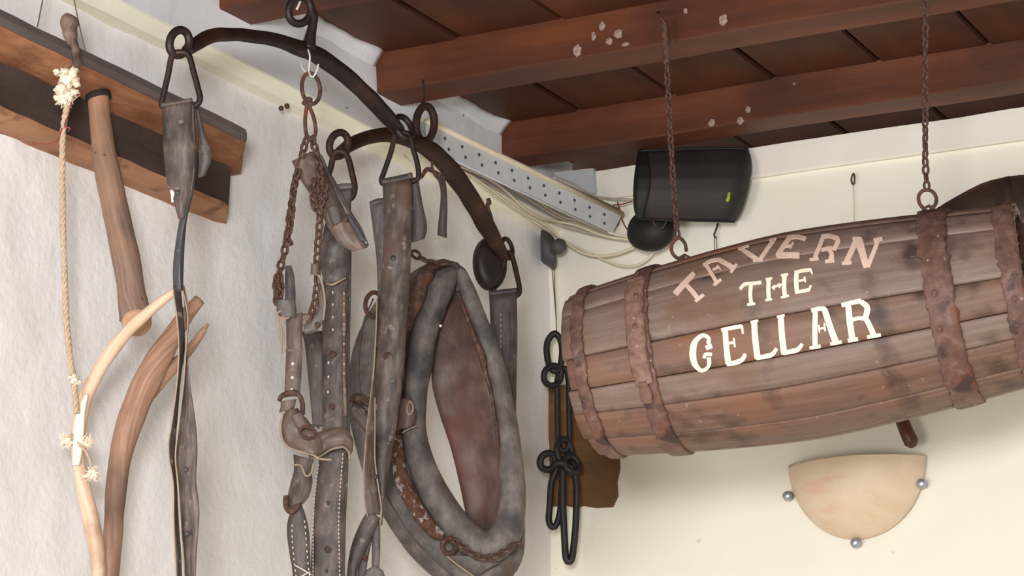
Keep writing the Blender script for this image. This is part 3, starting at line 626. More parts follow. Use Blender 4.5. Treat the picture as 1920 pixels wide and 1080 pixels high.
# stitched strap from left end of the lower bow
H3 = HB2(636)-.02
ss = thing('stitched_harness_strap', 'broad stitched leather strap with rows of pale thread, left of the collar', 'strap', onH(620, 1190, H3), 'hanging harness straps')
part('fold_top', px_tube([(622, 357, H3+.012, 7), (640, 352, H3+.012, 8), (661, 350, H3+.012, 7)], 12, 9), M['leather_grey'], ss)
part('hanger', strap([(622, 357), (618, 400), (612, 450)], [(660, 352), (658, 400), (657, 450)], [H3+.006, H3+.008], .006), M['leather_dark'], ss)
part('upper_wrap', strap([(617, 398), (607, 430), (602, 470), (601, 500), (606, 524), (614, 534)], [(652, 398), (657, 430), (658, 470), (657, 495), (654, 510), (648, 521)], [H3-.008, H3-.014, H3-.010], .007, n=36, bulge=.010, wav=.014), M['leather_grey'], ss)
part('cut_edge', px_tube([(612, 531, H3-.022, 2), (622, 534, H3-.024, 2.6), (635, 528, H3-.024, 2.6), (648, 521, H3-.018, 2)], 16, 7), M['edge'], ss)
part('front_layer', strap([(606, 500), (604, 560), (604, 640), (605, 720), (605, 790), (602, 830)], [(657, 500), (655, 560), (653, 640), (653, 720), (654, 790), (655, 830)], [H3-.002, H3-.004, H3-.004], .006, n=40, bulge=.005), M['leather'], ss)
part('side_piping', px_tube([(645, 545, H3-.010, 4), (645, 620, H3-.011, 4), (645, 700, H3-.011, 4), (648, 780, H3-.009, 4)], 30, 8), M['leather_tan'], ss)
part('dark_side', strap([(650, 400), (653, 470), (654, 560), (652, 650), (652, 740), (652, 830)], [(658, 395), (659, 470), (658, 560), (656, 650), (656, 740), (657, 830)], [H3-.002, H3-.004], .012, n=40), M['leather_black'], ss)
part('back_layer', strap([(566, 622), (572, 650), (577, 700), (582, 750), (586, 800)], [(608, 620), (608, 650), (608, 700), (608, 750), (608, 800)], [H3+.012, H3+.010], .006, n=30), M['leather_dark'], ss)
part('lower_layer', strap([(600, 848), (595, 885), (590, 930), (586, 990), (583, 1060), (581, 1190)], [(653, 838), (651, 885), (648, 930), (646, 990), (644, 1060), (643, 1190)], [H3-.004, H3-.006, H3-.006], .009, n=40, bulge=.004), M['leather'], ss)
part('dark_side', strap([(648, 850), (646, 930), (643, 1000), (641, 1190)], [(654, 850), (651, 930), (648, 1000), (646, 1190)], [H3-.003, H3-.003], .012, n=30), M['leather_black'], ss)
part('keeper_loop', strap([(574, 822), (600, 809), (630, 801), (650, 806), (662, 824), (661, 846)], [(580, 864), (600, 856), (620, 844), (642, 839), (652, 846), (654, 860)], [H3-.020, H3-.026, H3-.022, H3-.006], .006, n=36, bulge=.006), M['leather_tan'], ss)
part('cut_edge', px_tube([(580, 860, H3-.022, 1.8), (601, 855, H3-.027, 2), (621, 843, H3-.029, 2), (642, 838, H3-.027, 2), (654, 848, H3-.02, 2.4), (655, 862, H3-.014, 2.2)], 36, 7), M['edge'], ss)
stp = []
def stitches(path, n, h, L=5.0, r=1.5):
    S = spl(path, n)
    for i, (x, y) in enumerate(S):
        nx, ny = S[min(i+1, n-1)]; px_, py_ = S[max(i-1, 0)]; d = math.hypot(nx-px_, ny-py_); tx, ty = (nx-px_)/d*L/2, (ny-py_)/d*L/2
        stp.append(px_tube([(x-tx, y-ty, h+.002, r*.6), (x, y, h-.0005, r), (x+tx, y+ty, h+.002, r*.6)], 5, 5))
stitches([(597, 872), (593, 905), (590, 935), (587, 985), (587, 1030), (587, 1078)], 30, H3-.010)
stitches([(643, 852), (640, 890), (637, 930), (635, 985), (636, 1030), (637, 1078)], 30, H3-.010)
stitches([(624, 548), (624, 580), (624, 618)], 4, H3-.010, 5, 2.2); stitches([(616, 680), (616, 700), (615, 735)], 3, H3-.010, 5, 2)
stitches([(645, 550), (645, 640), (645, 700)], 9, H3-.015, 4, 1.5)
v, f, u = join(*stp); o = mk('stitching', v, f, M['thread'], ss); o['kind'] = 'stuff'
for x, y, m, r in ((624, 665, 'rust', .0065), (622, 763, 'rust', .006), (615, 943, 'leather_black', .0035), (614, 1030, 'leather_black', .003), (612, 1071, 'leather_black', .003)):
    part('rivet' if m == 'rust' else 'punched_hole', disc(onH(x, y, H3-.011), FH, r, .004, 12), M[m], ss)
part('eyelet', ring(614, 1030, 5.5, 5.5, 1.6, H3-.012), M['rust'], ss)

# far strap at the right end of the lower bow
H5 = HB2(951)-.008
fs = thing('leather_strap', 'dark narrow leather strap hanging behind the collar from the lower bow', 'strap', onH(945, 1190, H5), 'hanging harness straps')
part('front_layer', strap([(917, 553), (920, 620), (924, 700), (930, 800), (930, 900), (928, 1190)], [(969, 547), (970, 620), (969, 700), (967, 800), (965, 900), (963, 1190)], [H5-.010, H5-.006, H5], .010, n=50, bulge=.003), M['leather_dark'], fs)
part('fold_top', px_tube([(917, 552, H5, 6.5), (945, 549, H5, 7), (970, 545, H5, 6)], 12, 9), M['leather_dark'], fs)
part('edge_crease', px_tube([(955, 575, H5-.013, 1.5), (957, 650, H5-.012, 1.5), (958, 720, H5-.01, 1.5)], 20, 6), M['leather'], fs)
stp = []; stitches([(939, 590), (939, 625), (938, 660)], 8, H5-.014, 3, 1.2); v, f, u = join(*stp); o = mk('stitching', v, f, M['thread'], fs); o['kind'] = 'stuff'

# short leather end wired to the lower bow
H6 = HB2(830)-.02
le = thing('leather_scrap', 'short curled leather scrap wired under the lower iron bow', 'leather scrap', onH(830, 445, H6))
part('strip', strap([(819, 330), (826, 360), (824, 395), (821, 425), (820, 441)], [(834, 326), (838, 360), (839, 395), (838, 425), (838, 447)], [H6, H6-.004, H6], .007, bulge=.004), M['leather_dark'], le)
part('binding_wire', px_tube([(811, 268, H6-.012, 2.4), (810, 300, H6-.012, 2.4), (812, 322, H6-.006, 3), (826, 338, H6-.006, 4), (832, 346, H6-.006, 3)], 24, 7), M['rust'], le)
part('binding_wire', px_tube([(790, 334, H6, 3), (800, 318, H6, 4.5), (813, 322, H6-.004, 4), (826, 330, H6-.006, 5)], 20, 7), M['rust'], le)

# ------------------------------------------------------------ horse collar
HC = 4.12
hc = thing('horse_collar', 'padded grey leather horse collar hanging in the room corner', 'horse collar', onH(820, 1100, HC))
body = [(838, 520, 36), (790, 545, 40), (745, 590, 46), (716, 650, 50), (706, 720, 52), (712, 790, 52), (728, 860, 52), (757, 930, 52), (800, 995, 52), (852, 1045, 50), (905, 1068, 44), (945, 1035, 36), (957, 960, 26), (950, 870, 22), (940, 780, 19), (920, 680, 17), (893, 595, 17), (862, 530, 20)]
part('body_pad', px_tube([(x, y, HC+.045, r) for x, y, r in body], 110, 20, True, flat=.62, ref=FH, lump=.07, lscale=14), M['collar'], hc)
roll = [(853, 503, 9), (846, 514, 15), (832, 534, 23), (820, 556, 25), (806, 590, 24), (793, 635, 25), (785, 685, 25), (779, 740, 22), (776, 795, 22), (785, 855, 25), (806, 912, 27), (834, 957, 28), (868, 998, 29), (912, 1026, 30), (947, 1004, 29), (960, 955, 26), (959, 880, 24), (953, 815, 21), (943, 752, 20), (929, 692, 19), (910, 635, 18), (889, 580, 17), (874, 538, 15), (865, 513, 12), (860, 503, 8)]
part('roll', px_tube([(x, y, HC-.012, r) for x, y, r in roll], 150, 20, False, flat=.85, ref=FH, lump=.10, lscale=18), M['collar'], hc)
part('lining', strap([(850, 545), (828, 600), (815, 650), (809, 712), (822, 770), (845, 840), (862, 910), (876, 975), (890, 1012)], [(857, 545), (880, 600), (900, 650), (916, 712), (930, 770), (943, 840), (947, 910), (938, 975), (920, 1020)], [HC+.035, HC+.035], .010, n=46, cols=10, tilt=-.055, bulge=-.015, wav=.012), M['leather_red'], hc, 'reddish brown bare leather lining')
part('red_welt', px_tube([(858, 546, HC-.020, 3), (873, 588, HC-.026, 3.5), (889, 630, HC-.027, 4.5), (903, 667, HC-.029, 7), (911, 700, HC-.027, 4.5), (921, 740, HC-.026, 3.5), (929, 790, HC-.026, 3.5), (934, 840, HC-.026, 3)], 50, 8, lump=.3, lscale=60), M['rust'], hc, 'rusty red welt')
for e in ([(700, 560, 4), (680, 610, 4), (673, 680, 4), (676, 740, 4), (683, 800, 4), (700, 870, 4), (728, 935, 4), (768, 1000, 4), (815, 1050, 4), (850, 1080, 4)],):
    part('seam', px_tube([(x, y, HC+.006, 1.6) for x, y, r in e], 60, 6), M['leather_dark'], hc)
part('hames_rod', px_tube([(744, 815, HC-.020, 9), (745, 850, HC-.026, 12), (750, 885, HC-.028, 13.5), (762, 920, HC-.028, 14), (780, 952, HC-.028, 14), (800, 980, HC-.026, 13), (818, 999, HC-.022, 11), (832, 1006, HC-.020, 8)], 50, 14, lump=.18, lscale=70), M['hames'], hc, 'rusty rod with flaking grey paint')
part('hames_rod', px_tube([(812, 498, HC-.026, 6), (800, 512, HC-.036, 14), (786, 538, HC-.040, 17), (774, 575, HC-.036, 15), (762, 610, HC-.026, 12), (752, 640, HC-.02, 11), (748, 700, HC-.02, 10), (746, 760, HC-.02, 10), (744, 815, HC-.02, 9)], 50, 12, lump=.3, lscale=50), M['rust'], hc)
part('hames_ring', ring(842, 1023, 13, 14, 4.5, HC-.03, .2, .008), M['rust'], hc)
chain_links(hc, [onH(x, y, h) for x, y, h in spl([(850, 1012, HC-.036), (880, 1036, HC-.044), (905, 1046, HC-.046), (930, 1042, HC-.044), (950, 1032, HC-.040), (965, 1022, HC-.034)], 30)], .0125, .015, .0030, M['rust'], 'chain_link')
part('wire_end', px_tube([(962, 1024, HC-.036, 3), (972, 1018, HC-.036, 3), (979, 1024, HC-.036, 2), (980, 1032, HC-.036, 1.2)], 16, 7), M['rust'], hc)
part('leather_patch', strap([(752, 748), (748, 780), (744, 806)], [(770, 745), (782, 775), (776, 800)], [HC-.045, HC-.043], .005, bulge=.008), M['leather_red'], hc)
part('patch_edge', px_tube([(768, 752, HC-.05, 2), (775, 765, HC-.052, 2), (768, 778, HC-.052, 2), (763, 768, HC-.052, 2)], 16, 6, True), M['edge'], hc)
part('seam', px_tube([(754, 812, HC-.046, 1.4), (765, 805, HC-.05, 1.4), (782, 799, HC-.045, 1.4)], 14, 6), M['edge'], hc)
part('lower_flap', strap([(838, 1043), (866, 1062), (893, 1082)], [(905, 1040), (935, 1056), (938, 1050)], [HC-.020, HC-.018, HC-.01], .006, bulge=.006), M['collar'], hc)
part('cut_edge', px_tube([(838, 1043, HC-.028, 1.6), (862, 1062, HC-.028, 1.8), (893, 1084, HC-.026, 1.6)], 16, 6), M['edge'], hc)
part('strap_ring', ring(700, 570, 15, 22, 4.5, HC-.016, .15, .008), M['rust'], hc)
part('rust_lashing', px_tube([(655, 750, HC-.02, 5), (672, 745, HC-.024, 7), (690, 752, HC-.024, 8), (705, 765, HC-.02, 6)], 20, 9, lump=.6, lscale=80), M['rust'], hc)
part('cross_strap', strap([(655, 775), (668, 790), (690, 815)], [(662, 750), (680, 762), (704, 785)], [HC-.014, HC-.018], .006, bulge=.004), M['leather'], hc)
part('grease_spot', disc(onH(826, 611, HC-.048), FH, .0028, .003, 10), M['bark'], hc)
part('loose_wire', px_tube([(825, 622, HC-.03, .9), (838, 637, HC-.028, .9), (850, 648, HC-.02, .9)], 10, 5), M['wire_dark'], hc)
cc = thing('collar_chain', 'short rusty chain over the top of the horse collar', 'chain', onH(815, 500, HC-.03))
chain_links(cc, [onH(772, 473, HC-.02), onH(790, 484, HC-.03), onH(806, 494, HC-.035), onH(822, 497, HC-.035), onH(842, 494, HC-.03)], .021, .0185, .0031, M['rust'])

# ------------------------------------------------------------ bridle: ring, long link, two chains, cheek strap, nose band
HN = HB1(577)
rg = thing('iron_ring', 'rust brown oval ring tied with white wire under the iron bow', 'ring', onH(583, 198, HN))
part('ring_body', ring(583, 166, 17, 29, 4.2, HN, -.12, .006), M['rust'], rg)
part('binding_wire', px_tube([(577, 92, HN-.014, 1.8), (581, 105, HN-.02, 1.8), (580, 122, HN-.016, 1.8), (579, 134, HN-.006, 1.8), (584, 142, HN+.004, 1.8)], 20, 6), M['wire_white'], rg, 'white binding wire')
part('binding_wire', px_tube([(597, 120, HN-.008, 1.8), (594, 132, HN-.008, 1.8), (587, 144, HN-.006, 1.8), (578, 138, HN, 1.6), (567, 128, HN+.004, 1.4), (564, 114, HN+.010, 1.4)], 24, 6), M['wire_white'], rg, 'white binding wire')
lk = thing('long_link', 'long rusty iron link below the oval ring', 'link', onH(582, 262, HN))
part('link_body', loop([(575, 198), (572, 225), (574, 250), (580, 262), (588, 258), (592, 245), (588, 220), (580, 198), (583, 186), (573, 188)], 3.8, HN-.002, 50), M['rust'], lk)
part('twist', px_tube([(568, 196, HN-.004, 4), (576, 186, HN-.008, 5), (585, 188, HN-.006, 4)], 12, 8), M['rust'], lk)
def px_path(pts): return [onH(*p) for p in spl(pts, 60)]
ca = thing('bridle_chain', 'rusty bridle chain on the left leading down to the rolled cheek strap', 'chain', onH(535, 505, HN), 'bridle chains')
chain_links(ca, px_path([(577, 256, HN), (569, 280, HN), (564, 303, HN+.01), (556, 330, HN+.015), (549, 365, HN+.01), (545, 395, HN), (540, 430, HN), (535, 465, HN), (527, 497, HN), (522, 520, HN-.004), (524, 560, HN-.008), (528, 590, HN)]), .0132, .0165, .0027, M['rust'])
chain_links(ca, px_path([(560, 318, HN+.004), (551, 350, HN+.002), (548, 385, HN-.004), (545, 420, HN-.006), (541, 440, HN-.006)]), .0130, .0150, .0025, M['rust'])
chain_links(ca, px_path([(519, 515, HN-.012), (517, 545, HN-.014), (520, 572, HN-.012), (527, 545, HN-.016), (526, 515, HN-.014)]), .0125, .0150, .0026, M['rust'])
chain_links(ca, px_path([(540, 430, HN-.008), (536, 450, HN-.01), (545, 458, HN-.01)]), .0125, .0150, .0026, M['rust'])
cb = thing('bridle_chain', 'rusty bridle chain on the right crossing over the tan nose band', 'chain', onH(590, 605, HN), 'bridle chains')
chain_links(cb, px_path([(586, 256, HN), (592, 285, HN-.004), (598, 310, HN-.012), (601, 340, HN-.016), (597, 375, HN-.016), (600, 410, HN-.012), (597, 450, HN-.006), (595, 490, HN-.004), (595, 530, HN-.004), (592, 560, HN-.006), (585, 585, HN-.006), (576, 603, HN-.004)]), .0132, .0165, .0027, M['rust'])
chain_links(cb, px_path([(588, 335, HN-.014), (586, 365, HN-.016), (592, 395, HN-.014), (606, 375, HN-.02), (609, 345, HN-.018)]), .013, .016, .0026, M['rust'])

nb = thing('nose_band', 'folded tan leather nose band slung slantwise behind the bridle chain', 'harness strap', onH(620, 470, HN+.01))
part('front_layer', strap([(547, 302), (562, 335), (584, 368), (603, 403), (622, 437), (640, 460), (662, 472)], [(583, 284), (604, 305), (618, 338), (640, 380), (662, 418), (678, 440), (690, 464)], [HN+.014, HN+.008, HN+.004], .006, n=44, bulge=.010, wav=.008), M['leather_tan'], nb)
part('fold_edge', px_tube([(584, 287, HN+.004, 3), (600, 292, HN+.004, 3.2), (610, 312, HN+.002, 3.2), (622, 340, HN, 3), (642, 382, HN-.002, 3), (664, 420, HN-.002, 3), (688, 458, HN, 2.6)], 44, 8), M['leather_grey'], nb)
part('back_layer', strap([(602, 310), (622, 345), (645, 390), (668, 428), (686, 462)], [(616, 318), (636, 352), (658, 395), (677, 425), (692, 460)], [HN+.02, HN+.02], .006, n=30), M['leather_dark'], nb)
part('fold_gap_shade', strap([(648, 404), (664, 430), (676, 452)], [(653, 400), (675, 430), (686, 452)], [HN-.009, HN-.009], .004), M['leather_black'], nb)  # dark strip painting the shade in the gap of the fold
part('keeper', strap([(612, 390), (618, 410), (624, 424)], [(634, 382), (640, 398), (646, 412)], [HN-.010, HN-.008], .005, bulge=.004), M['leather_dark'], nb)
part('rivet', disc(onH(647, 411, HN-.012), FH, .005, .004, 12), M['rust'], nb)

cs = thing('cheek_strap', 'narrow tan cheek strap with buckle holes and rusty buckles', 'harness strap', onH(560, 1190, HN), 'hanging harness straps')
part('rolled_leather', px_tube([(541, 500, HN+.006, 6), (543, 520, HN+.004, 9), (544, 550, HN+.004, 10), (542, 575, HN+.004, 11), (540, 590, HN+.004, 11)], 24, 12, lump=.2), M['leather_grey'], cs)
part('loop', strap([(518, 562), (519, 580), (522, 592)], [(553, 560), (556, 580), (556, 596)], [HN-.018, HN-.016], .005, bulge=.008), M['leather_grey'], cs)
part('loop_edge', ring(532, 590, 12, 7.5, 2.2, HN-.020, .1), M['edge'], cs)
part('loop_end', px_tube([(521, 592, HN-.018, 2.4), (522, 606, HN-.016, 2.6), (528, 618, HN-.012, 2.6), (528, 650, HN-.006, 2.2), (529, 662, HN-.004, 1.6)], 24, 7), M['edge'], cs)
part('belt', strap([(536, 592), (537, 620), (537, 650), (535, 690), (533, 740)], [(567, 586), (567, 620), (567, 650), (566, 690), (563, 740)], [HN-.008, HN-.008], .005, n=36, bulge=.004), M['leather_tan'], cs)
part('keeper', strap([(535, 655), (535, 659)], [(568, 654), (568, 658)], [HN-.012, HN-.012], .004), M['leather_tan'], cs)
for x, y in ((549, 682), (548, 708), (547, 731)): part('punched_hole', disc(onH(x, y, HN-.0125), FH, .0028, .003, 10), M['thread'], cs)
part('side_loop', strap([(591, 512), (594, 530), (597, 555), (594, 580), (582, 600), (570, 610)], [(599, 516), (606, 540), (609, 570), (607, 600), (592, 622), (571, 627)], [HN-.004, HN-.008, HN-.008], .006, n=40, bulge=.003), M['leather_grey'], cs)
part('loop_edge', px_tube([(582, 516, HN-.012, 2.2), (592, 514, HN-.014, 2.4), (600, 520, HN-.012, 2.2), (606, 540, HN-.01, 2), (609, 570, HN-.01, 2), (606, 600, HN-.01, 1.8)], 30, 7), M['edge'], cs)
part('cuff', strap([(583, 494), (582, 514)], [(598, 494), (598, 516)], [HN-.014, HN-.014], .005, bulge=.006), M['leather_tan'], cs)
part('branch', strap([(556, 588), (575, 588), (588, 584)], [(560, 606), (572, 610), (584, 596)], [HN-.006, HN-.006], .005), M['leather_tan'], cs)
part('rivet', disc(onH(595, 609, HN-.018), FH, .005, .004, 12), M['rust'], cs)
part('buckle', px_tube([(523, 752, HN-.012, 4), (528, 742, HN-.014, 5), (545, 737, HN-.016, 6), (560, 740, HN-.014, 5), (567, 755, HN-.012, 4.5), (568, 778, HN-.008, 4)], 30, 9, lump=.3, lscale=80), M['rust'], cs)
part('buckle_flap', strap([(526, 752), (526, 762), (523, 774)], [(556, 748), (552, 764), (546, 769)], [HN-.018, HN-.016], .005, bulge=.006), M['leather_tan'], cs)
part('knotted_end', strap([(536, 768), (530, 785), (527, 805), (531, 826), (540, 838), (555, 846), (575, 852)], [(558, 765), (570, 780), (582, 795), (596, 812), (604, 826), (606, 838), (604, 846)], [HN-.010, HN-.016, HN-.020], .007, n=40, bulge=.012, wav=.010), M['leather_tan'], cs)
part('loop_edge', px_tube([(531, 775, HN-.014, 2), (526, 800, HN-.018, 2.4), (530, 825, HN-.022, 2.6), (543, 840, HN-.024, 2.6), (565, 847, HN-.026, 2.4), (585, 852, HN-.028, 2.4), (600, 860, HN-.026, 2.2), (622, 862, HN-.026, 2)], 40, 7), M['edge'], cs)
part('buckle', ring(577, 811, 15, 11, 3.4, HN-.032, .3, .004), M['rust'], cs)
part('tongue_flap', strap([(545, 780), (552, 795), (556, 803)], [(565, 772), (574, 788), (582, 796)], [HN-.030, HN-.032], .005, bulge=.004), M['leather_tan'], cs)
part('dangling_end', px_tube([(572, 785, HN-.01, 3), (582, 797, HN-.012, 3), (592, 798, HN-.01, 3.5), (598, 803, HN-.01, 3)], 18, 7, lump=.4), M['leather_dark'], cs)
part('lower_strap', strap([(550, 852), (551, 880), (545, 905), (539, 930), (536, 952)], [(588, 862), (585, 885), (586, 905), (580, 930), (568, 946)], [HN-.006, HN-.008], .008, n=36, bulge=.008, wav=.018), M['leather'], cs)
part('loop_edge', px_tube([(549, 872, HN-.014, 1.8), (563, 872, HN-.018, 2), (568, 880, HN-.018, 2), (573, 892, HN-.016, 2), (583, 888, HN-.016, 2), (588, 868, HN-.014, 1.8)], 24, 7), M['edge'], cs)
part('rust_ring', px_tube([(536, 930, HN-.008, 5), (537, 948, HN-.012, 6), (545, 958, HN-.014, 6), (556, 950, HN-.014, 5.5), (566, 934, HN-.012, 5)], 24, 9, lump=.3), M['rust'], cs)
part('tail', strap([(553, 950), (541, 970), (538, 1000), (543, 1040), (549, 1080), (553, 1190)], [(565, 944), (574, 970), (580, 1000), (582, 1040), (583, 1080), (584, 1190)], [HN-.004, HN, HN], .008, n=40, bulge=.003), M['leather_dark'], cs)
stp = []; stitches([(548, 985), (548, 1010), (551, 1045), (555, 1080)], 10, HN-.006, 5, 1.4); stitches([(571, 978), (573, 1000), (576, 1040), (580, 1078)], 10, HN-.006, 5, 1.4)
stp += [px_tube([(552, 1059, HN-.010, 1.3), (568, 1068, HN-.011, 1.6), (584, 1078, HN-.008, 1.3)], 8, 5), px_tube([(582, 1072, HN-.010, 1.3), (570, 1078, HN-.011, 1.4), (560, 1084, HN-.008, 1.2)], 8, 5)]
v, f, u = join(*stp); o = mk('stitching', v, f, M['thread'], cs); o['kind'] = 'stuff'

# ------------------------------------------------------------ corner: small block, cord, black iron hobble
HK = 4.90
bx = thing('pulley_block', 'small dark grey block fixed in the corner below the cables', 'block', onH(1037, 490, HK+.04))
part('block_body', prism([(1014, 429), (1022, 431), (1032, 438), (1040, 446), (1042, 475), (1044, 492), (1036, 494), (1031, 487), (1015, 478)], HK+.02, HK+.09, .003), M['box_grey'], bx)
part('knob', disc(onH(1047, 462, HK+.012), (-FH+RT*.3), .017, .03, 18, .004), M['box_grey'], bx)
part('cord', px_tube([(1034, 490, HK+.03, .9), (1038, 540, HK+.02, .9), (1042, 590, HK+.01, .9), (1044, 632, HK, .9)], 20, 5), M['wire_dark'], bx)
part('cord', px_tube([(1039, 490, HK+.03, .9), (1040, 540, HK+.02, .9), (1043, 600, HK+.005, .9)], 14, 5), M['wire_dark'], bx)
hb = thing('iron_hobble', 'black wrought iron hobble of linked loops hanging beside the barrel', 'hobble chain', onH(1065, 1055, HK))
part('link', loop([(1037, 626), (1027, 640), (1025, 660), (1030, 685), (1040, 696), (1050, 688), (1054, 662), (1052, 640), (1044, 627)], 6.2, HK, 44), M['black_iron'], hb)
part('ring', ring(1036, 704, 16, 19, 6.2, HK-.008, .3, .012), M['black_iron'], hb)
part('link', loop([(1054, 690), (1045, 712), (1045, 760), (1046, 820), (1051, 842), (1060, 846), (1067, 830), (1067, 780), (1066, 720), (1062, 694)], 5.4, HK+.004, 54), M['black_iron'], hb)
part('ring', ring(1058, 846, 14, 23, 6.2, HK-.006, -.15, .012), M['black_iron'], hb)
part('loop', loop([(1044, 880), (1034, 905), (1031, 945), (1029, 975), (1035, 988), (1043, 984), (1050, 960), (1053, 915), (1053, 885), (1048, 872)], 6.2, HK-.004, 54), M['black_iron'], hb)
part('loop', loop([(1057, 878), (1055, 930), (1058, 1000), (1061, 1045), (1067, 1054), (1073, 1044), (1079, 990), (1081, 930), (1079, 895), (1070, 876)], 6.6, HK-.010, 60), M['black_iron'], hb)
part('eye', ring(1027, 865, 14, 16, 7, HK-.012, .5, .006), M['black_iron'], hb)
part('eye', ring(1072, 870, 12, 16, 6.6, HK-.016, -.6, .006), M['black_iron'], hb)
part('binding', px_tube([(1038, 872, HK-.016, 6), (1050, 868, HK-.02, 7), (1064, 872, HK-.02, 6)], 14, 9), M['black_iron'], hb)

# ------------------------------------------------------------ tray, cables, speaker
ta, tb = onL(800, 227, .085), onW(1166, 401, .05)
tc_, td = onL(800, 276, .085), onW(1146, 440, .05)
tr = thing('cable_tray', 'galvanised steel cable tray sloping into the room corner', 'cable tray', (ta+tc_)/2)
def bar_quad(name, a, b, wa, wb, th, m, parent, n=20):
    dirn = (b-a).normalized(); W1 = wa-a; V, F = [], []
    nn = dirn.cross(W1).normalized()*th/2
    for i in range(n+1):
        t = i/n; p = a.lerp(b, t); q = wa.lerp(wb, t)
        V += [p-nn, q-nn, q+nn, p+nn]
    for i in range(n):
        for k in range(4): F.append((4*i+k, 4*i+(k+1) % 4, 4*i+4+(k+1) % 4, 4*i+4+k))
    F += [(3, 2, 1, 0), (4*n, 4*n+1, 4*n+2, 4*n+3)]
    return mk(name, V, F, m, parent, smooth=False)
bar_quad('channel', ta, tb, tc_, td, .003, M['steel'], tr)
for k, (aa, bb_, rr) in enumerate(((ta, tb, .0065), (ta+Vector((-.025, 0, .012)), tb+Vector((-.01, 0.01, .012)), .004), (tc_, td, .003))):
    v, f, u = tube([aa, aa.lerp(bb_, .5), bb_], rr, 8); mk('rail', v, f, M['cable' if k < 2 else 'steel'], tr)
bar_quad('channel', ta+Vector((-.05, 0, .004)), tb+Vector((-.03, .02, .004)), ta, tb, .002, M['steel'], tr)
nv = (tb-ta).cross(tc_-ta).normalized()
if nv.dot(CAM-ta) < 0: nv = -nv
for i in range(1, 12):
    for w_ in (.36, .70):
        t = i/12+.02*(w_ > .5); p = ta.lerp(tb, t).lerp(tc_.lerp(td, t), w_)+nv*.002
        v, f, u = disc(p, nv, .0038, .002, 10); mk('slot', v, f, M['box_grey'], tr)
CABS = [([(790, 255), (844, 287), (892, 300), (956, 337), (1011, 378), (1058, 409), (1094, 413), (1133, 434), (1189, 446), (1215, 452)], .065, 2.6, 'cable', 'topmost off-white cable of the bundle under the steel tray'),
        ([(790, 290), (864, 312), (933, 345), (994, 400), (1036, 414), (1078, 421), (1133, 443), (1189, 450), (1212, 456)], .060, 2.6, 'cable', 'middle off-white cable running close below the topmost cable'),
        ([(800, 300), (875, 325), (917, 353), (978, 398), (1022, 420), (1058, 453), (1100, 478), (1147, 479), (1189, 464), (1217, 448)], .055, 2.6, 'cable', 'off-white cable sagging in a low loop toward the speaker'),
        ([(880, 330), (935, 372), (994, 410), (1040, 440), (1078, 461), (1144, 492), (1169, 500), (1203, 496), (1228, 470), (1255, 430)], .045, 2.2, 'cable', 'lowest off-white cable curving up behind the black speaker'),
        ([(795, 270), (860, 290), (930, 335), (990, 372), (1040, 405), (1064, 413)], .075, 2.2, 'cable_grey', 'short greyish cable tucked against the lower tray edge'),
        ([(900, 335), (960, 372), (1005, 405), (1060, 425), (1110, 438), (1150, 447)], .050, 2.0, 'cable_grey', 'thin greyish cable between the sagging cables'),
        ([(1040, 330), (1075, 345), (1110, 365), (1140, 372), (1192, 374)], .045, 2.2, 'cable_grey', 'grey cable along the frieze left of the black speaker'),
        ([(756, 290), (768, 303), (776, 320), (781, 345)], .13, 2.0, 'cable', 'short off-white cable end showing between the two iron bows')]
for p, o_, r, m, lab in CABS:
    W_ = [onS(x, y, o_) for x, y in spl(p, 70)]
    W_ = [sum((W_[min(69, max(0, i+k))] for k in range(-3, 4)), Vector())/7 for i in range(70)]
    v, f, u = tube(W_, r*4.75/FL, 8); tag(mk('cable', v, f, M[m]), lab, 'cable', 'loose cables in the corner')
tag(mk('cover_plate', *slabW([(1052, 330), (1124, 322), (1127, 368), (1060, 372)], .02, .034)[:2], M['steel'], smooth=False), 'pale grey cover plate on the frieze left of the speaker', 'plate')

HS = hW(1300, .15, 350)
sp = thing('speaker', 'black curved plastic loudspeaker mounted high on the cream wall', 'speaker', onH(1300, 416, HS+.05))
part('housing', strap([(1199, 284), (1196, 300), (1192, 330), (1190, 360), (1191, 388), (1196, 410)], [(1402, 279), (1408, 296), (1408, 325), (1401, 360), (1391, 392), (1378, 416)], [HS+.030, HS+.004, HS-.006, HS-.004, HS+.006, HS+.022], .10, n=30, cols=12), M['plastic'], sp)
part('shaded_left_edge', strap([(1196, 284), (1193, 300), (1189, 330), (1187, 360), (1188, 388), (1193, 411)], [(1218, 283), (1221, 300), (1226, 330), (1224, 360), (1215, 388), (1207, 411)], [HS+.026, HS-.001, HS-.010, HS-.009, HS+.001, HS+.016], .11, n=30), M['plastic_blk'], sp)  # darker plastic paints the shade of the housing's rounded left edge
part('rim', px_tube([(1200, 283, HS+.024, 2.5), (1300, 278, HS+.022, 2.5), (1403, 279, HS+.022, 2.5)], 20, 7), M['plastic_blk'], sp)
part('sticker', prism([(1365, 360), (1370, 360), (1369, 371), (1366, 378), (1361, 377), (1363, 370)], HS-.0065, HS-.003), M['green'], sp, 'small yellow green sticker')
part('lower_edge', px_tube([(1196, 411, HS+.018, 2), (1300, 414, HS+.018, 2), (1378, 416, HS+.018, 2)], 16, 7), M['plastic_blk'], sp)
v, f, u = lump(onH(1221, 432, HS+.10), .056, None, '', None, (1.0, .7, .86), 5, .05, 20); mk('swivel_mount', v, f, M['plastic_blk'], sp, smooth=True)
part('wire', px_tube([(1222, 405, HS+.03, 1.5), (1228, 422, HS+.035, 1.6), (1240, 429, HS+.035, 1.6), (1250, 415, HS+.03, 1.5)], 20, 6), M['rust'], sp, 'orange brown wire loop')
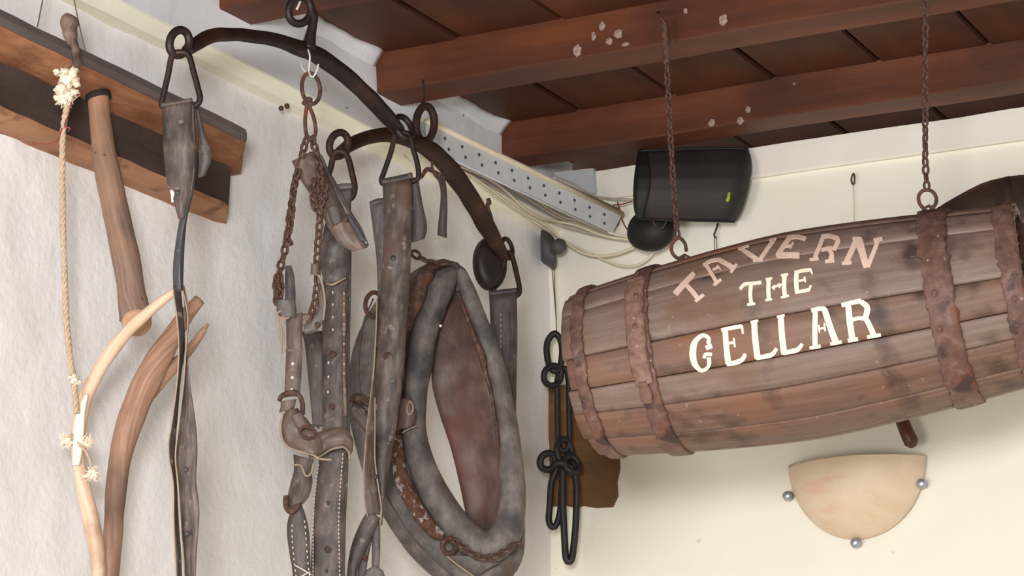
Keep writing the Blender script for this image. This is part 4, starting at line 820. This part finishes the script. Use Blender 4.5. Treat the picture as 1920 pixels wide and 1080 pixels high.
for p, lab in (([(1158, 378), (1163, 402), (1172, 424), (1190, 443), (1205, 455), (1222, 458), (1240, 447), (1256, 430), (1262, 420)], 'dark red wire looping below the black speaker'),
               ([(1195, 318), (1191, 330), (1192, 350), (1198, 362)], 'short red wire at the left edge of the speaker'),
               ([(1135, 400), (1150, 385), (1165, 383), (1185, 378)], 'thin red wire crossing toward the speaker from the tray')):
    W_ = [onS(x, y, .05) for x, y in spl(p, 40)]; v, f, u = tube(W_, .0016, 6); tag(mk('red_wire', v, f, M['wire_red']), lab, 'wire', 'red speaker wires')
W_ = [onS(x, y, .04) for x, y in spl([(1128, 412), (1140, 425), (1150, 418), (1140, 408), (1150, 402), (1158, 415), (1148, 430)], 30)]
v, f, u = tube(W_, .004, 7, lump=.4); tag(mk('wire_tangle', v, f, M['wire_dark']), 'dark tangle of bare wire at the tray end', 'wire')

# ------------------------------------------------------------ right wall: lamp, hooks, old timber behind the barrel
la, lb_, lc = onW(1483, 876, 0), onW(1739, 858, 0), onW(1610, 1013, 0)
zt = (la.z+lb_.z)/2; cx = (la.x+lb_.x)/2; A_ = (lb_.x-la.x)/2; B_ = zt-lc.z; D_ = .085
lp = thing('wall_lamp', 'half-bowl alabaster glass lamp on the cream wall under the barrel', 'lamp', (cx, YC, lc.z))
V, F = [], []; nu, nv_ = 40, 22
for lay in (0, 1):
    k = 1 if not lay else .955
    for j in range(nv_+1):
        th = (PI/2)*j/nv_
        for i in range(nu+1):
            ph = PI*i/nu
            V.append(Vector((cx - A_*k*math.sin(th)*math.cos(ph), YC-.012-D_*k*math.cos(th)**1.25, zt - B_*k*math.sin(th)*math.sin(ph))))
m_ = (nu+1)*(nv_+1)
for j in range(nv_):
    for i in range(nu):
        a = j*(nu+1)+i; F.append((a, a+1, a+nu+2, a+nu+1)); F.append((m_+a, m_+a+nu+1, m_+a+nu+2, m_+a+1))
for j in range(nv_):
    for i in (0, nu):
        a = j*(nu+1)+i; F.append((a, a+nu+1, m_+a+nu+1, m_+a))
for i in range(nu): a = nv_*(nu+1)+i; F.append((a, a+1, m_+a+1, m_+a))
mk('shade', V, F, M['alabaster'], lp)
o = mk('back_plate', *box((cx-.05, YC-.016, zt-.09), (cx+.05, YC-.001, zt-.02), .004)[:2], M['chrome'], lp, smooth=False)
for x, y in ((1478, 930), (1729, 907), (1605, 1018)):
    part('screw_cap', disc(onW(x, y, .022), -Y + Z3*-.1, .0105, .022, 20, .003), M['chrome'], lp, 'round chrome screw cap')
def nail(name, label, cat, pts, o_, r, m, cord=None):
    t = thing(name, label, cat, onW(pts[0][0], pts[0][1], o_))
    part('hook', tube([onW(x, y, oo) for x, y, oo in spl(pts, 24)], r, 7), m, t)
    for c in cord or []: part('cord', tube([onW(x, y, o_) for x, y in c], .0009, 5), M['cord'] if cat == 'hook eye' else M['wire_dark'], t)
nail('cup_hook', 'small brass cup hook with yellow cord on the cream wall', 'hook eye', [(1598, 345, .0), (1596, 338, .015), (1597, 332, .02), (1600, 325, .02), (1602, 330, .02), (1602, 340, .02), (1600, 346, .018), (1597, 342, .018)], .018, .0018, M['rust'], [[(1600, 345), (1601, 380), (1601, 425)]])
nail('bent_nail', 'bent rusty nail with two thin wires under the black speaker', 'nail', [(1346, 420, .0), (1344, 426, .02), (1341, 434, .025), (1339, 441, .025), (1342, 446, .02)], .02, .0022, M['rust'], [[(1339, 440), (1340, 472), (1340, 490)], [(1343, 442), (1344, 472), (1343, 490)]])

oy = thing('timber_yoke', 'dark arched old timber hanging on the wall behind barrel top right', 'yoke', onW(1920, 440, .05))
HY = hW(1850, .13, 400)
part('arched_beam', prism([(1735, 404), (1766, 383), (1800, 363), (1826, 349), (1850, 338), (1885, 330), (1920, 325), (1990, 323), (2060, 332), (2130, 356), (2180, 385), (2180, 470), (2110, 452), (2030, 440), (1950, 440), (1880, 450), (1810, 470), (1760, 480), (1735, 450)], HY, HY+.09, .008, 3), M['yoke2'], oy)
part('grey_band', prism([(1880, 332), (1895, 329), (1905, 440), (1890, 446)], HY-.004, HY+.02, .002), M['yoke2'], oy)
pg = thing('wooden_peg', 'dark turned wooden peg pointing down below the barrel', 'peg', onW(1712, 838, .06))
part('shaft', tube([onW(x, y, o_) for x, y, o_ in ((1640, 690, .05), (1670, 745, .055), (1692, 790, .06), (1700, 810, .06), (1709, 829, .06), (1713, 837, .06))], [.012, .014, .0145, .0150, .0155, .008], 16), M['peg'], pg)

# ------------------------------------------------------------ the barrel sign
def onY(x, y, yy): d = ray(x, y); return CAM + d*((yy-CAM.y)/d.y)
CL, CR = onY(1104.5, 702.7, 3.57), onY(1938, 549.1, 3.70)
AX = (CR-CL); BL = AX.length; AX.normalize()
mid = (CL+CR)/2; vw = (CAM-mid).normalized(); N0 = (vw-AX*vw.dot(AX)).normalized(); DN = N0.cross(AX)
if DN.z > 0: DN = -DN
R0, R1, RM = .149, .1534, .184
def rad(t): e = lerp(R0, R1, t); return e + (RM-e)*(1-abs(2*t-1)**1.5)
def bp(t, a, dr=0.0): r = rad(t)+dr; return CL + AX*(BL*t) + (N0*math.cos(a)+DN*math.sin(a))*r
def cast(x, y, dr=0.0):
    """where the line of sight through a picture point meets the barrel: (t along, angle)"""
    d = ray(x, y).normalized(); lo = None; k0 = (mid-CAM).length-.6
    def g(k):
        p = CAM+d*k-CL; s_ = p.dot(AX); return (p-AX*s_).length-rad(min(1, max(0, s_/BL)))-dr
    best = (9, k0)
    for i in range(400):
        k = k0+i*.002; q = g(k)
        if q < 0: lo = k-.002; break
        if q < best[0]: best = (q, k)
    if lo is None: k = best[1]
    else:
        hi = lo+.002
        for _ in range(20):
            k = (lo+hi)/2
            if g(k) < 0: hi = k
            else: lo = k
    p = CAM+d*k-CL; s_ = p.dot(AX); q = p-AX*s_
    return s_/BL, math.atan2(q.dot(DN), q.dot(N0))
br = thing('barrel_sign', 'small old wooden barrel sign with cream painted lettering hung on two chains', 'barrel', mid - Z3*RM)
ang = [cast(1400, y)[1] for y in (497, 603, 680, 738, 800)]
seams = ang + [ang[-1]+k*.44 for k in range(1, 6)]
n_rest = 6; a0 = seams[-1]; a1 = seams[0]+2*PI
seams += [lerp(a0, a1, k/n_rest) for k in range(1, n_rest)]
for k in range(len(seams)):
    a, b = seams[k], seams[(k+1) % len(seams)] + (2*PI if k == len(seams)-1 else 0)
    V, F, U = [], [], []; n, c = 22, 6; g = .0009
    e0, e1 = random.uniform(-.006, .003), random.uniform(-.004, .004)
    for i in range(n+1):
        t = lerp(e0, 1+e1, i/n)
        for lay in (0, 1):
            for j in range(c+1):
                w = (0, .035, .25, .5, .75, .965, 1)[j]; aa = lerp(a+g/RM, b-g/RM, w)
                dr = -.016 if lay else (-.0022 if j in (0, c) else 0)
                if not lay and i in (0, n): dr -= .002
                V.append(bp(t, aa, dr)); U.append((t*BL+k*1.3, aa*.16))
    w_ = 2*(c+1)
    for i in range(n):
        p, q = i*w_, (i+1)*w_
        for j in range(c):
            F.append((p+j, p+j+1, q+j+1, q+j)); F.append((p+c+1+j, q+c+1+j, q+c+2+j, p+c+2+j))
        F.append((p, q, q+c+1, p+c+1)); F.append((p+c, p+2*c+1, q+2*c+1, q+c))
    for p in (0, n*w_):
        for j in range(c): F.append((p+j, p+c+1+j, p+c+2+j, p+j+1))
    mk('stave', V, F, M['stave_b' if k in (1, 3, 4) else ('stave_c' if k in (0, len(seams)-1, 2) else 'stave')], br, U)
for t, m in ((.028, 'stave_c'), (.968, 'plastic_blk')):
    v, f, u = disc(CL+AX*(BL*t), AX, rad(t)-.015, .012, 40); mk('head', v, f, M['stave_c' if t < .5 else 'dark'], br)  # right disc coloured near-black to paint the shaded inside of the barrel
def hoop(t0, t1, th, seed, name='hoop', jag=.002, a0=0, a1=2*PI, n=140, m='hoop'):
    V, F, U = [], [], []; full = abs(a1-a0-2*PI) < 1e-6
    cnt = n if full else n+1
    for i in range(cnt):
        a = lerp(a0, a1, i/n); ca, sa = math.cos(a), math.sin(a)
        j0 = jag*noise.fractal(Vector((ca*16+seed, sa*16, .3)), .5, 2.3, 4)/BL; j1 = jag*noise.fractal(Vector((ca*16, sa*16+seed, 4.3)), .5, 2.3, 4)/BL
        ro = .0012*noise.noise(Vector((ca*3, sa*3, seed)))
        for t, d in ((t0+j0, -.001), (t0+j0, th*.7+ro), (lerp(t0, t1, .1), th+ro), (lerp(t0, t1, .5), th+ro+.0005), (lerp(t0, t1, .9), th+ro), (t1+j1, th*.7+ro), (t1+j1, -.001)):
            V.append(bp(t, a, d)); U.append((a*.16, t*BL))
    k = 7
    for i in range(n):
        p, q = i*k, ((i+1) % cnt)*k
        for j in range(k): F.append((p+j, p+(j+1) % k, q+(j+1) % k, q+j))
    if not full: F += [tuple(range(k)), tuple(range((cnt-1)*k+k-1, (cnt-1)*k-1, -1))]
    return mk(name, V, F, M[m], br, U)
tt = lambda x, y: cast(x, y)[0]
hp1 = (.020, tt(1098, 680)); hp2 = (tt(1187, 665), tt(1222, 658)); hp3 = (tt(1726, 500), tt(1782, 500)); hp4 = (tt(1871, 490), .996)
print('hoops', hp1, hp2, hp3, hp4, 'len', BL)
HP = [hoop(*hp1, .0055, 1, jag=.004), hoop(*hp2, .0055, 2, jag=.003), hoop(*hp3, .006, 3, jag=.005), hoop(*hp4, .006, 4, jag=.005)]
# the lapped loose end of the second hoop
tA, tB = tt(1178, 640), tt(1214, 640); aA, aB = cast(1195, 535)[1], cast(1197, 752)[1]
hoop(tA, tB, .0150, 7, 'lapped_hoop_end', .003, aA, lerp(aA, aB, .86), 40, 'hoop_light')
hoop(lerp(tA, tB, .18), lerp(tA, tB, .75), .0160, 9, 'hoop_tongue', .002, lerp(aA, aB, .84), aB, 12, 'hoop_light')
for x, y in ((1752, 552), (1762, 617), (1752, 548), (1780, 720), (1902, 560), (1195, 560), (1193, 615)):
    t, a = cast(x, y, .007); p = bp(t, a, .0068 if x > 1300 else .0155); nrm = (N0*math.cos(a)+DN*math.sin(a))
    part('rivet', disc(p, nrm, .0052, .003, 12, .0012), M['hoop'], HP[1 if x < 1300 else 2 if x < 1850 else 3])
# painted letters, laid on the staves
def letter(strokes, m, ox=1240, oy=420, k=3.6):
    V, F = [], []; dr = .0011
    def sheet(grid):
        nr, nc = len(grid), len(grid[0]); b = len(V)
        for row in grid:
            for x, y in row: t, a = cast(x, y, dr); V.append(bp(t, a, dr))
        for row in grid:
            for x, y in row: t, a = cast(x, y, dr); V.append(bp(t, a, -.002))
        o2 = nr*nc
        for i in range(nr-1):
            for j in range(nc-1):
                q = (b+i*nc+j, b+i*nc+j+1, b+(i+1)*nc+j+1, b+(i+1)*nc+j); F.append(q[::-1])
        rim = [i for i in range(nc)] + [r*nc+nc-1 for r in range(1, nr)] + [(nr-1)*nc+i for i in range(nc-2, -1, -1)] + [r*nc for r in range(nr-2, 0, -1)]
        for i in range(len(rim)):
            p, q = rim[i], rim[(i+1) % len(rim)]; F.append((b+p, b+q, b+q+o2, b+p+o2))
    for s_ in strokes:
        w, pts = s_[0], s_[1:]
        P = [((x/k)+ox, (y/k)+oy) for x, y in pts]
        n = 5 if len(P) == 2 else 5*len(P)
        S = spl(P, n); W = w if isinstance(w, tuple) else (w, w)
        g = []
        for i, (x, y) in enumerate(S):
            x2, y2 = S[min(i+1, n-1)]; x1, y1 = S[max(i-1, 0)]; d = math.hypot(x2-x1, y2-y1); nx, ny = -(y2-y1)/d, (x2-x1)/d
            tq = i/(n-1)*(len(W)-1); jj = min(int(tq), len(W)-2); ww = lerp(W[jj], W[jj+1], tq-jj)/k/2
            ww *= 1+.05*noise.noise(Vector((x*.15, y*.15, ox)))
            if i in (0, n-1): ww *= .88
            g.append([(x+nx*ww*q, y+ny*ww*q) for q in (-1, -.5, 0, .5, 1)])
        sheet(g)
    mk('letter', V, F, M[m], br, smooth=False)
LT = [
 ('paint_pale', [((42, 36, 30), (92, 472), (150, 405), (222, 328)), ((28, 32), (150, 392), (205, 450), (243, 497)), (22, (228, 522), (286, 474))]),
 ('paint_pale', [((24, 26), (300, 272), (345, 345), (374, 395)), (20, (352, 412), (403, 372)), (22, (282, 277), (332, 248), (388, 238)), ((30, 34), (385, 238), (440, 268), (490, 298)), (18, (468, 325), (508, 268)), (14, (345, 308), (392, 284)), (10, (375, 278), (400, 306))]),
 ('paint_pale', [((20, 30, 30), (530, 160), (590, 200), (652, 240)), ((26, 26), (762, 102), (712, 170), (665, 240)), (14, (518, 168), (590, 142)), (12, (728, 106), (775, 94)), (16, (618, 246), (684, 236))]),
 ('paint_pale', [((30, 34), (868, 88), (826, 145), (782, 215)), ((28, 24, 30), (845, 92), (910, 84), (972, 96)), (12, (975, 84), (962, 112)), ((34, 40), (775, 205), (850, 208), (932, 210)), (16, (830, 150), (882, 142)), (12, (890, 122), (868, 162))]),
 ('paint_pale', [((28, 28), (1080, 85), (1130, 78), (1180, 92)), (28, (1092, 85), (1065, 155), (1036, 225)), (20, (1000, 240), (1062, 230)), ((28, 32, 28), (1178, 84), (1192, 112), (1172, 160)), (18, (1080, 172), (1128, 160), (1182, 166)), ((26, 34), (1128, 165), (1150, 205), (1142, 245)), (22, (1104, 252), (1168, 246)), (10, (1120, 150), (1135, 185))]),
 ('paint_pale', [(36, (1318, 100), (1300, 145), (1278, 192), (1248, 258)), (24, (1218, 264), (1284, 258)), ((66, 48, 42), (1322, 98), (1350, 170), (1384, 292)), ((26, 30), (1464, 108), (1432, 190), (1392, 290)), (24, (1432, 110), (1492, 96)), (22, (1290, 96), (1352, 98))]),
 ('paint', [((20, 22, 22), (530, 440), (560, 406), (610, 400), (676, 392)), (26, (606, 402), (600, 470), (606, 535)), (18, (578, 545), (634, 536))]),
 ('paint', [(28, (726, 366), (722, 440), (726, 508)), (16, (704, 374), (748, 364)), (16, (702, 514), (748, 506)), (30, (832, 340), (828, 420), (834, 488)), (16, (806, 347), (856, 336)), (16, (806, 496), (862, 482)), (14, (745, 432), (780, 416), (812, 408)), (12, (758, 412), (762, 444)), (12, (794, 398), (798, 430))]),
 ('paint', [(30, (914, 318), (910, 390), (916, 458)), ((20, 22), (898, 326), (950, 314), (1012, 306)), (12, (1008, 304), (1018, 336)), (14, (920, 386), (968, 374)), (12, (966, 354), (972, 392)), ((20, 24), (902, 462), (955, 452), (1000, 442)), (14, (996, 448), (1010, 412))]),
 ('paint', [((30, 26, 30, 44, 46, 40, 26, 24, 30), (318, 812), (318, 770), (278, 752), (228, 795), (212, 870), (226, 945), (272, 990), (318, 960), (322, 900)), (34, (300, 838), (342, 822)), (24, (288, 908), (300, 880), (342, 880))]),
 ('paint', [((36, 40), (430, 702), (438, 820), (452, 945)), ((26, 28), (404, 716), (480, 700), (545, 690)), (14, (544, 684), (550, 742)), (18, (440, 806), (490, 800)), (14, (488, 768), (496, 832)), ((30, 34, 26), (440, 946), (500, 936), (545, 915), (568, 876))]),
 ('paint', [((40, 42), (626, 660), (634, 780), (650, 910)), (18, (602, 664), (654, 652)), ((28, 34, 24), (640, 906), (690, 896), (745, 882), (780, 840))]),
 ('paint', [((40, 42), (806, 622), (814, 750), (830, 880)), (18, (780, 628), (832, 616)), ((28, 34, 24), (820, 874), (868, 862), (920, 848), (952, 808))]),
 ('paint', [(34, (1040, 584), (1036, 710), (1038, 828)), ((22, 26), (1000, 838), (1076, 824)), (30, (1012, 586), (1060, 572), (1110, 572)), ((40, 44), (1100, 572), (1138, 690), (1178, 798)), (24, (1140, 810), (1218, 796)), (14, (1058, 708), (1106, 700)), (12, (1062, 680), (1068, 734)), (12, (1100, 668), (1106, 724))]),
 ('paint', [((30, 32), (1216, 548), (1290, 530), (1350, 518)), ((42, 42), (1262, 552), (1272, 660), (1290, 780)), (28, (1258, 788), (1328, 776)), (26, (1275, 652), (1330, 636), (1370, 640)), ((34, 40, 36), (1345, 522), (1388, 560), (1384, 610), (1366, 645)), ((34, 38), (1376, 630), (1408, 690), (1432, 748)), (26, (1388, 764), (1482, 748))]),
]
for m, st_ in LT: letter(st_, m)

# ------------------------------------------------------------ the two chains that carry the barrel
def carry(label, top, pts, yy, hook):
    t = thing('hanging_chain', label, 'chain', onY(*pts[-1], yy), 'chains holding the barrel')
    P = [onY(x, y, yy) for x, y in spl(pts, 60)]
    chain_links(t, P, .0142, .0145, .0025, M['rust'], jit=.35)
    part('hook', tube([onY(x, y, yy) for x, y in spl(hook, 30)], .0033, 9), M['rust'], t)
    return t
yl = 3.635
t1 = carry('left rusty chain holding the barrel sign, nailed to a ceiling beam', 0, [(1244, 42), (1248, 75), (1252, 160), (1257, 250), (1263, 350), (1268, 415), (1270, 445)], yl,
           [(1271, 425), (1271, 446), (1284, 455), (1287, 468)] and [(1287, 471), (1284, 456), (1273, 446), (1261, 455), (1259, 470), (1266, 481), (1276, 486), (1284, 483)])
part('bent_nail', tube([onY(1232, 22, 3.69), onY(1238, 30, yl-.01), onY(1246, 44, yl-.008), onY(1249, 52, yl)], .0022, 7), M['rust'], t1)
part('wrapped_wire', px_tube([(1245, 40, (onY(1245, 40, yl)-CAM).dot(FH), 4.5), (1247, 62, (onY(1247, 62, yl)-CAM).dot(FH), 6.5), (1249, 95, (onY(1249, 95, yl)-CAM).dot(FH), 6.5), (1250, 118, (onY(1250, 118, yl)-CAM).dot(FH), 5)], 24, 9, lump=.5, lscale=110), M['rust'], t1)
t2 = carry('right rusty chain holding the barrel sign, hanging from above the frame', 0, [(1737, -42), (1736, 0), (1735, 100), (1735, 200), (1735, 300), (1738, 356)], 3.635,
           [(1735, 395), (1724, 381), (1723, 366), (1732, 357), (1746, 358), (1755, 369), (1754, 383), (1744, 392)])
for t_, (x, y), yy in ((t1, (1284, 488), 3.63), (t2, (1742, 396), 3.63)):
    part('staple', tube([onY(x-8, y+6, yy), onY(x-8, y-6, yy), onY(x, y-10, yy), onY(x+8, y-6, yy), onY(x+8, y+6, yy)], .0028, 7), M['rust'], t_)
# small fittings belong to the layer they sit on (regroup as sub-parts)
BODY = ('front_layer', 'lower_layer', 'right_layer', 'left_layer', 'belt', 'folded_flap', 'tail', 'body_pad', 'roll', 'lining', 'housing', 'channel', 'shaft', 'strip')
SMALL = ('punched_hole', 'rivet', 'eyelet', 'stitching', 'cut_edge', 'edge_bead', 'side_piping', 'edge_crease', 'lime_drip', 'grease_spot', 'slot', 'sticker', 'seam', 'red_welt', 'loop_edge', 'rail', 'sawn_end', 'turned_edge')
base = lambda o: o.name.split('.')[0]
for t_ in [o for o in COL.objects if o.parent is None and o.type == 'EMPTY']:
    lay = [c for c in t_.children if base(c) in BODY]
    for c in [c for c in t_.children if base(c) in SMALL]:
        if not lay: continue
        cc_ = ORG[c.name] + Vector((0, 0, c.dimensions.z/2))
        def dist(l):
            lo, hi = ORG[l.name].z, ORG[l.name].z + (max(v.co.z for v in l.data.vertices))
            dz = max(0, lo-cc_.z, cc_.z-hi); d = ORG[l.name]-cc_; return dz + .3*math.hypot(d.x, d.y)
        b_ = min(lay, key=dist); c.parent = b_; c.location = ORG[c.name]-ORG[b_.name]
print('tris', sum(len(o.data.polygons) for o in COL.objects if o.type == 'MESH'))
